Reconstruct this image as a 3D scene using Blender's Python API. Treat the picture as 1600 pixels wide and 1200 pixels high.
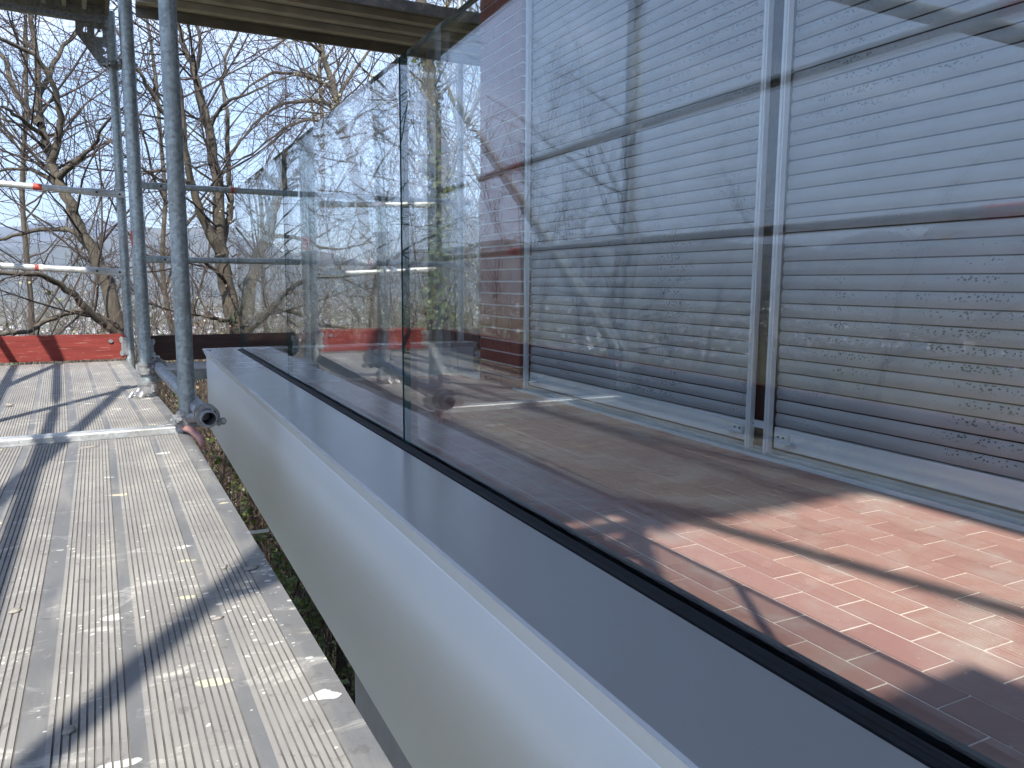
import bpy, math, random
from mathutils import Vector, Matrix
V = Vector
rad = math.radians
for o in list(bpy.data.objects): bpy.data.objects.remove(o, do_unlink=True)
scene = bpy.context.scene
C = scene.collection

# ------------------------------------------------------------------ camera
yaw, pitch, roll = rad(26.75), rad(7.5), rad(.35)
fw = V((math.sin(yaw)*math.cos(pitch), math.cos(yaw)*math.cos(pitch), -math.sin(pitch)))
rt = V((math.cos(yaw), -math.sin(yaw), 0)); up = rt.cross(fw)
rt, up = rt*math.cos(roll)+up*math.sin(roll), up*math.cos(roll)-rt*math.sin(roll)
cd = bpy.data.cameras.new('camera'); cam = bpy.data.objects.new('camera', cd); C.objects.link(cam)
cd.lens = 27.0; cd.sensor_width = 36.0; cd.clip_start = .02; cd.clip_end = 40000
cam.matrix_world = Matrix(((rt.x, up.x, -fw.x, 0), (rt.y, up.y, -fw.y, 0), (rt.z, up.z, -fw.z, 0), (0, 0, 0, 1)))
scene.camera = cam

# ------------------------------------------------------------------ light
SUN = V((.41, .735, -1)).normalized()          # travel direction
sl = bpy.data.lights.new('sun', 'SUN'); sl.energy = 5.0; sl.angle = rad(.75); sl.color = (1, .945, .86)
so = bpy.data.objects.new('sun', sl); C.objects.link(so); so.rotation_euler = SUN.to_track_quat('-Z', 'Y').to_euler()
so.location = (-4, -8, 12)
w = bpy.data.worlds.new('World'); scene.world = w; w.use_nodes = True
nt = w.node_tree; nt.nodes.clear()
def N(nt, typ, **kw):
    n = nt.nodes.new(typ)
    for k, v in kw.items():
        if k == 'inp':
            for a, b in v.items(): n.inputs[a].default_value = b
        else: setattr(n, k, v)
    return n
def LK(nt, a, b): nt.links.new(a, b)
sky = N(nt, 'ShaderNodeTexSky', sky_type='NISHITA', sun_disc=False)
sky.sun_elevation = math.asin(-SUN.z); sky.sun_rotation = math.atan2(-SUN.x, -SUN.y) % (2*math.pi)
sky.altitude = 400; sky.air_density = 1.0; sky.dust_density = .6; sky.ozone_density = 2.2
tc = N(nt, 'ShaderNodeTexCoord')
mp = N(nt, 'ShaderNodeMapping', inp={'Scale': (1.0, 1.0, 2.6)})
n1 = N(nt, 'ShaderNodeTexNoise', inp={'Scale': 2.3, 'Detail': 8.0, 'Roughness': .58, 'Distortion': .35})
cr = N(nt, 'ShaderNodeValToRGB'); cr.color_ramp.elements[0].position = .47; cr.color_ramp.elements[1].position = .78
cr.color_ramp.elements[0].color = (.10, .10, .10, 1); cr.color_ramp.elements[1].color = (.85, .85, .85, 1)
mx = N(nt, 'ShaderNodeMix', data_type='RGBA'); mx.inputs['B'].default_value = (6.6, 7.4, 9.0, 1)
bg = N(nt, 'ShaderNodeBackground', inp={'Strength': .15}); wo = N(nt, 'ShaderNodeOutputWorld')
LK(nt, tc.outputs['Generated'], mp.inputs['Vector']); LK(nt, mp.outputs[0], n1.inputs['Vector'])
LK(nt, n1.outputs['Fac'], cr.inputs[0]); LK(nt, cr.outputs[0], mx.inputs['Factor'])
LK(nt, sky.outputs[0], mx.inputs['A']); LK(nt, mx.outputs['Result'], bg.inputs[0]); LK(nt, bg.outputs[0], wo.inputs[0])
vs = scene.view_settings; vs.view_transform = 'Standard'; vs.look = 'None'; vs.gamma = 1; vs.exposure = 1.0; vs.use_curve_mapping = False
cy = scene.cycles; cy.time_limit = 560; cy.max_bounces = 5; cy.transparent_max_bounces = 12; cy.glossy_bounces = 3; cy.diffuse_bounces = 2
cy.transmission_bounces = 4; cy.volume_bounces = 0; cy.caustics_reflective = False; cy.caustics_refractive = False
cy.use_denoising = True; cy.use_adaptive_sampling = True; cy.adaptive_threshold = .04; cy.sample_clamp_indirect = 6

# ------------------------------------------------------------------ materials
def newmat(name):
    m = bpy.data.materials.new(name); m.use_nodes = True
    nt = m.node_tree; b = nt.nodes['Principled BSDF']
    return m, nt, b
def coords(nt, scale=(1, 1, 1), kind='Object'):
    t = N(nt, 'ShaderNodeTexCoord'); mp = N(nt, 'ShaderNodeMapping', inp={'Scale': scale})
    LK(nt, t.outputs[kind], mp.inputs['Vector']); return mp.outputs[0]
def noise(nt, vec, scale, detail=4, rough=.55, dist=0):
    n = N(nt, 'ShaderNodeTexNoise', inp={'Scale': scale, 'Detail': detail, 'Roughness': rough, 'Distortion': dist})
    LK(nt, vec, n.inputs['Vector']); return n.outputs['Fac']
def ramp(nt, fac, p0, p1, c0=(0, 0, 0, 1), c1=(1, 1, 1, 1)):
    r = N(nt, 'ShaderNodeValToRGB'); e = r.color_ramp.elements
    e[0].position, e[1].position = p0, p1; e[0].color = tuple(c0)+(1,)*(4-len(c0)); e[1].color = tuple(c1)+(1,)*(4-len(c1))
    LK(nt, fac, r.inputs[0]); return r.outputs[0]
def mixc(nt, fac, a, b, mode='MIX'):
    m = N(nt, 'ShaderNodeMix', data_type='RGBA', blend_type=mode)
    for s, v in (('Factor', fac), ('A', a), ('B', b)):
        if hasattr(v, 'is_linked'): LK(nt, v, m.inputs[s])
        elif s == 'Factor': m.inputs[s].default_value = v
        else: m.inputs[s].default_value = tuple(v)+(1,)*(4-len(v))
    return m.outputs['Result']
def math_(nt, op, a, b=None):
    m = N(nt, 'ShaderNodeMath', operation=op)
    for i, v in enumerate((a, b)):
        if v is None: continue
        if hasattr(v, 'is_linked'): LK(nt, v, m.inputs[i])
        else: m.inputs[i].default_value = v
    return m.outputs[0]
def bump(nt, b, h, strength=.3, dist=.002):
    n = N(nt, 'ShaderNodeBump', inp={'Strength': strength, 'Distance': dist}); LK(nt, h, n.inputs['Height']); LK(nt, n.outputs[0], b.inputs['Normal'])
def put(nt, b, sock, v):
    if hasattr(v, 'is_linked'): LK(nt, v, b.inputs[sock])
    else: b.inputs[sock].default_value = v
def simple(name, col, rough=.5, metal=0, var=.12, scale=8, stretch=(1, 1, 1), bmp=0, spec=None):
    m, nt, b = newmat(name); v = coords(nt, stretch)
    f = noise(nt, v, scale, 5)
    lo = tuple(c*(1-var) for c in col); hi = tuple(min(1, c*(1+var)) for c in col)
    put(nt, b, 'Base Color', ramp(nt, f, .3, .7, lo, hi)); b.inputs['Roughness'].default_value = rough; b.inputs['Metallic'].default_value = metal
    if spec is not None: b.inputs['Specular IOR Level'].default_value = spec
    if bmp: bump(nt, b, f, bmp)
    return m
def galvanised(name, col, streak=(40, 40, 2.5), rust=.70, metal=.55):
    m, nt, b = newmat(name)
    v = coords(nt); vs_ = coords(nt, streak)
    spang = N(nt, 'ShaderNodeTexVoronoi', inp={'Scale': 90.0}); LK(nt, v, spang.inputs['Vector'])
    f1 = noise(nt, vs_, 1.0, 6, .65); f2 = noise(nt, v, 5, 5)
    c = ramp(nt, f1, .25, .75, tuple(x*.58 for x in col), tuple(min(1, x*1.3) for x in col))
    sg = N(nt, 'ShaderNodeSeparateColor'); LK(nt, spang.outputs['Color'], sg.inputs[0]); c = mixc(nt, .25, c, sg.outputs[0], 'OVERLAY')
    dirt = ramp(nt, f2, .5, .68); c = mixc(nt, math_(nt, 'MULTIPLY', dirt, .5), c, (.24, .23, .20))
    rs = ramp(nt, noise(nt, coords(nt, (6, 6, 2)), 2.2, 7, .7), rust, rust+.07); c = mixc(nt, math_(nt, 'MULTIPLY', rs, .75), c, (.20, .09, .05))
    pl = ramp(nt, noise(nt, v, 48, 3), .70, .74); c = mixc(nt, math_(nt, 'MULTIPLY', pl, .5), c, (.62, .61, .57))
    put(nt, b, 'Base Color', c); b.inputs['Metallic'].default_value = metal
    put(nt, b, 'Roughness', ramp(nt, f1, .2, .8, (.36,)*3, (.58,)*3)); bump(nt, b, f1, .12, .001)
    return m
GALV = galvanised('galvanised_steel', (.37, .415, .42))
GALVD = galvanised('weathered_steel', (.30, .32, .34), rust=.62)
GALVB = galvanised('bright_steel', (.60, .62, .62), rust=.75, streak=(2.5, 2.5, 40))
COUP = galvanised('coupler_steel', (.33, .33, .33), streak=(20, 20, 20), rust=.58, metal=.45)

def splattered(name, c0, c1, metal, rough, bare=False, plaster=.5):
    """aluminium deck with dust, paint drips and dried mortar"""
    m, nt, b = newmat(name)
    v = coords(nt); vl = coords(nt, (9, 1.2, 9))
    f = noise(nt, v, 7, 7, .62); fl = noise(nt, vl, 3, 5)
    c = ramp(nt, f, .3, .7, c0, c1)
    c = mixc(nt, math_(nt, 'MULTIPLY', ramp(nt, fl, .45, .7), .45), c, (.44, .41, .36))
    c = mixc(nt, math_(nt, 'MULTIPLY', ramp(nt, noise(nt, v, 2.6, 6, .6), .47, .68), .5), c, (.16, .155, .15))
    c = mixc(nt, math_(nt, 'MULTIPLY', ramp(nt, noise(nt, v, 38, 4, .7), .60, .68), .55), c, (.12, .115, .11))
    # fine specks
    vo = N(nt, 'ShaderNodeTexVoronoi', inp={'Scale': 62.0, 'Randomness': 1.0}); LK(nt, coords(nt, (1, 1.5, 1)), vo.inputs['Vector'])
    sp = math_(nt, 'LESS_THAN', vo.outputs['Distance'], math_(nt, 'MULTIPLY', math_(nt, 'MULTIPLY', ramp(nt, noise(nt, v, 3.6, 7, .75), .48, .72), ramp(nt, vo.outputs['Color'], .25, .9)), .62))
    c = mixc(nt, math_(nt, 'MULTIPLY', sp, .8), c, (.70, .69, .65))
    # larger drips, stretched across the boards
    vd = coords(nt, (1.0, 1.9, 1))
    wn = N(nt, 'ShaderNodeTexNoise', inp={'Scale': 26.0, 'Detail': 3.0}); LK(nt, vd, wn.inputs['Vector'])
    ad = N(nt, 'ShaderNodeVectorMath', operation='MULTIPLY_ADD'); LK(nt, wn.outputs['Color'], ad.inputs[0]); ad.inputs[1].default_value = (.05, .05, .05); LK(nt, vd, ad.inputs[2])
    v2 = N(nt, 'ShaderNodeTexVoronoi', inp={'Scale': 9.0}); LK(nt, ad.outputs[0], v2.inputs['Vector'])
    sepc = N(nt, 'ShaderNodeSeparateColor'); LK(nt, v2.outputs['Color'], sepc.inputs[0])
    th = math_(nt, 'MULTIPLY', ramp(nt, sepc.outputs[0], .55, 1.0), .22)
    bl = math_(nt, 'LESS_THAN', v2.outputs['Distance'], th)
    pc = mixc(nt, ramp(nt, sepc.outputs[1], .55, .6), (.74, .73, .69), (.66, .60, .40))
    c = mixc(nt, math_(nt, 'MULTIPLY', bl, .85), c, pc)
    # broad pale smears
    sm = ramp(nt, noise(nt, coords(nt, (5, 10, 3)), 1.6, 8, .74, .6), .57, .66)
    c = mixc(nt, math_(nt, 'MULTIPLY', sm, plaster), c, (.66, .64, .58))
    ys = ramp(nt, noise(nt, coords(nt, (2, 5, 2)), 1.7, 6, .7, .8), .66, .72)
    c = mixc(nt, math_(nt, 'MULTIPLY', ys, plaster*.8), c, (.58, .54, .38))
    put(nt, b, 'Base Color', c); b.inputs['Metallic'].default_value = metal
    put(nt, b, 'Roughness', ramp(nt, f, .3, .7, (rough-.08,)*3, (rough+.1,)*3))
    bump(nt, b, math_(nt, 'ADD', bl, f), .25, .002)
    return m
DK_DUST = splattered('deck_dusty', (.222, .216, .206), (.308, .299, .283), .05, .7)
DK_BARE = splattered('deck_bare', (.145, .15, .157), (.215, .217, .215), .2, .5, plaster=.45)
DK_GRV = simple('deck_groove_dirt', (.13, .125, .115), .9, var=.4, scale=20)
DK_UNDER = simple('deck_underside', (.22, .205, .17), .55, .2, var=.25, scale=5, stretch=(1, 6, 1))
DK_RIB = simple('deck_underside_rib', (.50, .47, .39), .5, .25, var=.2, scale=5)
def satin(name, col, r0, r1, metal):
    m, nt, b = newmat(name); v = coords(nt); f = noise(nt, v, 1.3, 6, .6); f2 = noise(nt, coords(nt, (1, 6, 1)), 2.2, 5)
    c = ramp(nt, f, .3, .7, tuple(x*.975 for x in col), tuple(min(1, x*1.015) for x in col))
    d = ramp(nt, noise(nt, v, 55, 3, .6), .70, .76); c = mixc(nt, math_(nt, 'MULTIPLY', d, math_(nt, 'MULTIPLY', ramp(nt, f2, .45, .7), .22)), c, (.55, .53, .49))
    put(nt, b, 'Base Color', c); put(nt, b, 'Roughness', ramp(nt, f2, .3, .7, (r0,)*3, (r1,)*3)); b.inputs['Metallic'].default_value = metal
    return m
ALU = satin('silver_coated_aluminium', (.83, .87, .915), .32, .40, .12)
ALU_CAP = satin('grey_coated_cap', (.35, .36, .37), .225, .265, .3)
ALU_RAIL = simple('shutter_rail_aluminium', (.60, .63, .67), .38, .2, var=.06, scale=14)
SILL = simple('sill_aluminium', (.42, .47, .50), .35, .4, var=.2, scale=7)
RUBBER = simple('black_gasket', (.008, .010, .014), .6, var=.3, scale=40, spec=.25)
PROFILE = simple('dark_grey_profile', (.12, .13, .14), .4, .3, var=.1, scale=6)
PANEL = simple('pale_grey_panel', (.42, .44, .47), .5, .1, var=.05, scale=3)
RENDERW = simple('wall_plaster', (.24, .225, .21), .9, var=.1, scale=5)
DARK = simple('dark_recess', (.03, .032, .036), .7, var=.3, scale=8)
TAPER = simple('red_tape', (.55, .07, .05), .5, var=.25, scale=25)
TAPEW = simple('white_tape', (.72, .68, .58), .5, var=.12, scale=25)
GROUT = simple('pale_grout', (.66, .60, .54), .95, var=.15, scale=30)
MORTAR = simple('mortar', (.58, .54, .52), .95, var=.15, scale=25)

def wood(name, col, fleck, amount):
    m, nt, b = newmat(name); v = coords(nt, (1.5, 1.5, 60)); v2 = coords(nt)
    f = noise(nt, v, 1.6, 7, .65, .3)
    c = ramp(nt, f, .3, .72, tuple(x*.62 for x in col), tuple(x*1.2 for x in col))
    fl = ramp(nt, noise(nt, coords(nt, (7, 7, 90)), 1.3, 5, .7), amount, amount+.05)
    c = mixc(nt, math_(nt, 'MULTIPLY', fl, .6), c, fleck)
    put(nt, b, 'Base Color', c); b.inputs['Roughness'].default_value = .8; b.inputs['Specular IOR Level'].default_value = .2; bump(nt, b, f, .35, .002)
    return m
REDWOOD = wood('red_painted_board', (.235, .045, .038), (.36, .20, .16), .585)
BROWNWOOD = wood('weathered_brown_board', (.085, .050, .042), (.16, .10, .08), .60)
OUTWOOD = wood('dark_red_board', (.16, .055, .048), (.22, .13, .10), .62)

def brickmat(name, cols, lay):
    m, nt, b = newmat(name)
    oi = N(nt, 'ShaderNodeObjectInfo'); v = coords(nt, kind='Object')
    t = N(nt, 'ShaderNodeTexCoord'); g = N(nt, 'ShaderNodeVectorMath', operation='ADD'); LK(nt, t.outputs['Object'], g.inputs[0]); LK(nt, oi.outputs['Location'], g.inputs[1])
    f = noise(nt, g.outputs[0], 16, 6, .6); f2 = noise(nt, g.outputs[0], 4.5, 6, .65, .5)
    c = mixc(nt, oi.outputs['Random'], cols[0], cols[1])
    c = mixc(nt, ramp(nt, f, .3, .75), c, cols[2])
    if lay:
        c = mixc(nt, math_(nt, 'MULTIPLY', ramp(nt, f2, .46, .70), .75), c, lay)
        st = ramp(nt, noise(nt, g.outputs[0], 60, 3, .6), .68, .76); c = mixc(nt, math_(nt, 'MULTIPLY', st, .5), c, (.62, .58, .53))
    put(nt, b, 'Base Color', c); put(nt, b, 'Roughness', ramp(nt, f, .3, .7, (.6,)*3, (.85,)*3)); b.inputs['Specular IOR Level'].default_value = .2; bump(nt, b, f, .2, .0015)
    return m
TILE = brickmat('red_clay_tile', ((.27, .130, .110), (.38, .215, .18), (.33, .170, .145)), (.40, .335, .295))
BRICK = brickmat('red_brown_brick', ((.22, .062, .046), (.27, .088, .062), (.18, .055, .045)), None)

def slatmat():
    m, nt, b = newmat('shutter_slat_grey')
    t = N(nt, 'ShaderNodeTexCoord'); oi = N(nt, 'ShaderNodeObjectInfo')
    g = N(nt, 'ShaderNodeVectorMath', operation='ADD'); LK(nt, t.outputs['Object'], g.inputs[0]); LK(nt, oi.outputs['Location'], g.inputs[1])
    f = noise(nt, g.outputs[0], 5, 5)
    c = ramp(nt, f, .3, .7, (.28, .293, .31), (.345, .358, .378))
    # dried rain spots along the upper half of each slat
    vo = N(nt, 'ShaderNodeTexVoronoi', inp={'Scale': 1.0}); mp = N(nt, 'ShaderNodeMapping', inp={'Scale': (1, 125, 160)}); LK(nt, g.outputs[0], mp.inputs[0]); LK(nt, mp.outputs[0], vo.inputs['Vector'])
    sx = N(nt, 'ShaderNodeSeparateXYZ'); LK(nt, t.outputs['Object'], sx.inputs[0])
    band = math_(nt, 'MULTIPLY', ramp(nt, sx.outputs['Z'], .018, .030), ramp(nt, sx.outputs['Z'], .042, .047, (1, 1, 1), (0, 0, 0)))
    sc_ = N(nt, 'ShaderNodeSeparateColor'); LK(nt, vo.outputs['Color'], sc_.inputs[0])
    dot = math_(nt, 'MULTIPLY', math_(nt, 'LESS_THAN', vo.outputs['Distance'], math_(nt, 'MULTIPLY', math_(nt, 'MULTIPLY', ramp(nt, sc_.outputs[0], .25, .8), ramp(nt, noise(nt, g.outputs[0], 2.2, 4, .6), .44, .62)), .60)), band)
    c = mixc(nt, math_(nt, 'MULTIPLY', dot, .85), c, (.03, .034, .04))
    put(nt, b, 'Base Color', c); b.inputs['Metallic'].default_value = .1; b.inputs['Roughness'].default_value = .5
    return m
SLAT = slatmat()

def glassmat():
    m = bpy.data.materials.new('clear_glass'); m.use_nodes = True; nt = m.node_tree; nt.nodes.clear()
    lw = N(nt, 'ShaderNodeLayerWeight', inp={'Blend': .5})
    p5 = math_(nt, 'POWER', lw.outputs['Facing'], 4.3)
    F = math_(nt, 'ADD', math_(nt, 'MULTIPLY', p5, .926), .074)
    tr = N(nt, 'ShaderNodeBsdfTransparent', inp={'Color': (.955, .982, .976, 1)})
    gl = N(nt, 'ShaderNodeBsdfGlossy', inp={'Color': (1, 1, 1, 1), 'Roughness': 0.0})
    mx = N(nt, 'ShaderNodeMixShader'); o = N(nt, 'ShaderNodeOutputMaterial')
    LK(nt, F, mx.inputs[0]); LK(nt, tr.outputs[0], mx.inputs[1]); LK(nt, gl.outputs[0], mx.inputs[2]); LK(nt, mx.outputs[0], o.inputs[0])
    return m
GLASS = glassmat()
def edgemat():
    m, nt, b = newmat('teal_glass_edge')
    put(nt, b, 'Base Color', ramp(nt, noise(nt, coords(nt, (1, 1, 3)), 2, 2), .3, .7, (.004, .045, .055), (.008, .085, .085)))
    b.inputs['Roughness'].default_value = .12; b.inputs['Coat Weight'].default_value = .3
    return m
GEDGE = edgemat()

def barkmat(name, col, moss=.66):
    m, nt, b = newmat(name); v = coords(nt, (6, 6, 1.6)); f = noise(nt, v, 3, 7, .68)
    c = ramp(nt, f, .28, .75, tuple(x*.5 for x in col), tuple(x*1.3 for x in col))
    c = mixc(nt, math_(nt, 'MULTIPLY', ramp(nt, noise(nt, coords(nt), 1.7, 5), moss, moss+.1), .6), c, (.17, .15, .045))
    put(nt, b, 'Base Color', c); b.inputs['Roughness'].default_value = .9; bump(nt, b, f, .6, .02)
    return m
BARK = barkmat('tree_bark', (.105, .090, .068)); TWIG = simple('twig_bark', (.072, .057, .050), .85, var=.3, scale=2)
TWIGR = simple('reddish_twig', (.12, .078, .06), .85, var=.35, scale=2)
def leafmat(name, a, bcol, tr=.25):
    m, nt, b = newmat(name); g = N(nt, 'ShaderNodeNewGeometry')
    c = mixc(nt, g.outputs['Random Per Island'], a, bcol); put(nt, b, 'Base Color', c)
    b.inputs['Roughness'].default_value = .5; b.inputs['Transmission Weight'].default_value = 0
    td = N(nt, 'ShaderNodeBsdfTranslucent'); LK(nt, c, td.inputs[0]); mx = N(nt, 'ShaderNodeMixShader', inp={0: tr})
    out = nt.nodes['Material Output']; LK(nt, b.outputs[0], mx.inputs[1]); LK(nt, td.outputs[0], mx.inputs[2]); LK(nt, mx.outputs[0], out.inputs[0])
    return m
BUD = leafmat('spring_bud', (.36, .34, .17), (.52, .49, .38)); IVY = leafmat('ivy_leaf', (.045, .085, .018), (.13, .15, .04))
EVER = leafmat('evergreen_leaf', (.04, .075, .015), (.12, .15, .035)); DRYL = leafmat('dry_leaf', (.20, .115, .05), (.34, .24, .13))
def groundmat():
    m, nt, b = newmat('hillside_ground'); v = coords(nt)
    f = noise(nt, v, .9, 8, .7); f2 = noise(nt, v, .006, 6, .6); f3 = noise(nt, v, .05, 6, .65)
    c = ramp(nt, f, .35, .65, (.09, .065, .035), (.15, .13, .06))
    c = mixc(nt, ramp(nt, f3, .45, .6), c, (.075, .09, .03)); c = mixc(nt, ramp(nt, f2, .5, .62), c, (.13, .115, .085))
    put(nt, b, 'Base Color', c); b.inputs['Roughness'].default_value = .95; b.inputs['Specular IOR Level'].default_value = .1; return m
GROUND = groundmat()
def hillmat():
    m, nt, b = newmat('wooded_hill'); v = coords(nt); c = ramp(nt, noise(nt, v, .0022, 8, .65), .35, .65, (.05, .06, .035), (.12, .11, .07))
    put(nt, b, 'Base Color', c); b.inputs['Roughness'].default_value = 1; b.inputs['Specular IOR Level'].default_value = 0; return m
HILL = hillmat()
def townmat(name, a, c2):
    m, nt, b = newmat(name); g = N(nt, 'ShaderNodeNewGeometry'); put(nt, b, 'Base Color', mixc(nt, g.outputs['Random Per Island'], a, c2)); b.inputs['Roughness'].default_value = .85; return m
TWALL = townmat('town_walls', (.30, .29, .27), (.60, .585, .56)); TROOF = townmat('town_roofs', (.20, .15, .13), (.30, .29, .28))
CRUMB = simple('dried_mortar', (.30, .28, .25), .95, var=.35, scale=60, bmp=.4); PINK = simple('faded_red_paint', (.45, .24, .22), .6, var=.3, scale=30)

# ------------------------------------------------------------------ mesh helpers
class MB:
    def __init__(s): s.v, s.f, s.m, s.s = [], [], [], []
    def face(s, idx, mat=0, smooth=False): s.f.append(idx); s.m.append(mat); s.s.append(smooth)
    def add(s, pts): n = len(s.v); s.v.extend(tuple(p) for p in pts); return n
    def hexa(s, p, mat=0):
        n = s.add(p)
        for q in ((0, 3, 2, 1), (4, 5, 6, 7), (0, 1, 5, 4), (1, 2, 6, 5), (2, 3, 7, 6), (3, 0, 4, 7)): s.face([n+i for i in q], mat)
    def box(s, x0, x1, y0, y1, z0, z1, mat=0):
        s.hexa([(x0, y0, z0), (x1, y0, z0), (x1, y1, z0), (x0, y1, z0), (x0, y0, z1), (x1, y0, z1), (x1, y1, z1), (x0, y1, z1)], mat)
    def beam(s, p0, p1, w, h, mat=0, upv=V((0, 0, 1))):
        p0, p1 = V(p0), V(p1); d = (p1-p0).normalized(); a = d.cross(upv).normalized(); b = a.cross(d)
        r = []
        for p in (p0, p1):
            r.append([p-a*w/2-b*h/2, p+a*w/2-b*h/2, p+a*w/2+b*h/2, p-a*w/2+b*h/2])
        s.hexa([r[0][0], r[0][1], r[1][1], r[1][0], r[0][3], r[0][2], r[1][2], r[1][3]], mat)
    def loft(s, pts, rr, n=16, mat=0, caps=True, ref=None, smooth=True):
        """tube along pts; rr entries are a radius or (ra, rb)"""
        pts = [V(p) for p in pts]; rings = []
        for i, p in enumerate(pts):
            d = (pts[min(i+1, len(pts)-1)]-pts[max(i-1, 0)]).normalized()
            q = ref or (V((0, 0, 1)) if abs(d.z) < .9 else V((0, 1, 0)))
            a = d.cross(q).normalized(); b = a.cross(d)
            ra, rb = rr[i] if isinstance(rr[i], tuple) else (rr[i], rr[i])
            rings.append(s.add([p+a*(ra*math.cos(t*2*math.pi/n))+b*(rb*math.sin(t*2*math.pi/n)) for t in range(n)]))
        for i in range(len(pts)-1):
            for t in range(n):
                u = (t+1) % n; s.face([rings[i]+t, rings[i]+u, rings[i+1]+u, rings[i+1]+t], mat, smooth)
        if caps:
            for k, rev in ((0, True), (-1, False)):
                vs_ = [s.v[rings[k]+t] for t in range(n)]; c = s.add(vs_); ids = [c+t for t in range(n)]; s.face(ids[::-1] if rev else ids, mat)
    def tube(s, p0, p1, r, n=20, mat=0, hollow=None):
        s.loft([p0, p1], [r, r], n, mat, caps=hollow is None)
        if hollow:
            s.loft([p1, p0], [hollow, hollow], n, mat, caps=False)
            p0, p1 = V(p0), V(p1); d = (p1-p0).normalized(); q = V((0, 0, 1)) if abs(d.z) < .9 else V((0, 1, 0)); a = d.cross(q).normalized(); b = a.cross(d)
            for p in (p0, p1):
                o = s.add([p+(a*math.cos(t*2*math.pi/n)+b*math.sin(t*2*math.pi/n))*r for t in range(n)]); i_ = s.add([p+(a*math.cos(t*2*math.pi/n)+b*math.sin(t*2*math.pi/n))*hollow for t in range(n)])
                for t in range(n): u = (t+1) % n; s.face([o+t, o+u, i_+u, i_+t], mat)
    def extrude(s, prof, mats, fa, fb):
        """closed 2-D profile swept from fa(a,b) to fb(a,b); mats gives one index per edge"""
        n = len(prof)
        for i in range(n):
            j = (i+1) % n; k = s.add([fa(*prof[i]), fa(*prof[j]), fb(*prof[j]), fb(*prof[i])]); s.face([k, k+1, k+2, k+3], mats[i])
        for fn, rev in ((fa, False), (fb, True)):
            k = s.add([fn(*p) for p in prof]); ids = list(range(k, k+n)); s.face(ids[::-1] if rev else ids, mats[-1])
    def mesh(s, name, mats, origin=(0, 0, 0)):
        me = bpy.data.meshes.new(name); o = origin
        me.from_pydata([(p[0]-o[0], p[1]-o[1], p[2]-o[2]) for p in s.v], [], s.f)
        for m in (mats if isinstance(mats, (list, tuple)) else [mats]): me.materials.append(m)
        me.polygons.foreach_set('material_index', s.m); me.polygons.foreach_set('use_smooth', s.s); me.update()
        return me
def tag(o, label=None, cat=None, group=None, kind=None):
    for k, v in (('label', label), ('category', cat), ('group', group), ('kind', kind)):
        if v: o[k] = v
    return o
def link(name, data, parent=None, loc=(0, 0, 0)):
    o = bpy.data.objects.new(name, data); C.objects.link(o)
    if parent is not None: o.parent = parent
    o.location = loc; return o
ORG = {}
def thing(name, base, label, cat, group=None):
    o = link(name, None, None, base); o.empty_display_size = .1; ORG[o.name] = V(base); return tag(o, label, cat, group)
def part(name, mb, mats, parent, bevel=0):
    """mb holds world coordinates; the part's origin is its parent's"""
    o = link(name, mb.mesh(name, mats, ORG.get(parent.name, V((0, 0, 0)))), parent); ORG[o.name] = ORG.get(parent.name, V((0, 0, 0)))
    if bevel: bv(o, bevel)
    return o
def solo(name, mb, mats, base, label, cat, group=None, kind=None, bevel=0):
    o = link(name, mb.mesh(name, mats, base), None, base); ORG[o.name] = V(base)
    if bevel: bv(o, bevel)
    return tag(o, label, cat, group, kind)
def bv(o, wdt, seg=2):
    m = o.modifiers.new('bevel', 'BEVEL'); m.width = wdt; m.segments = seg; m.limit_method = 'ANGLE'; m.angle_limit = rad(40); m.harden_normals = False
def rings(mb, c, ax, ri, ro, ln, n=20, mat=0):
    mb.tube(V(c)-V(ax).normalized()*ln/2, V(c)+V(ax).normalized()*ln/2, ro, n, mat, hollow=ri)

# ------------------------------------------------------------------ terrain
rnd = random.Random(7)
def sm(a, b, t): t = max(0, min(1, (t-a)/(b-a))); return t*t*(3-2*t)
def ground_z(x, y):
    s = -.55*x+.835*y
    if s < 0: z = -4.3+min(-s*.10, 14)
    else:
        near = .34*(s-2.5 if s > 2.5 else 0)
        z = -4.3-130*(1-math.exp(-near/130))
    r = math.hypot(x, y)
    return z+(.12*math.sin(x*1.3+y*.7)+.1*math.sin(y*2.1-x))*sm(3, 8, r)
mb = MB(); rs = [0]+[1.2*1.13**i for i in range(84)]; na = 144; rows = []
for r in rs:
    if r > 22000: break
    rows.append(mb.add([(r*math.cos(a*2*math.pi/na), r*math.sin(a*2*math.pi/na), ground_z(r*math.cos(a*2*math.pi/na), r*math.sin(a*2*math.pi/na))) for a in range(na)]))
for i in range(len(rows)-1):
    for a in range(na):
        b2 = (a+1) % na; mb.face([rows[i]+a, rows[i+1]+a, rows[i+1]+b2, rows[i]+b2], 0, True)
tag(link('hillside_ground', mb.mesh('hillside_ground', GROUND)), kind='structure')
from mathutils import noise as mn
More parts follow.
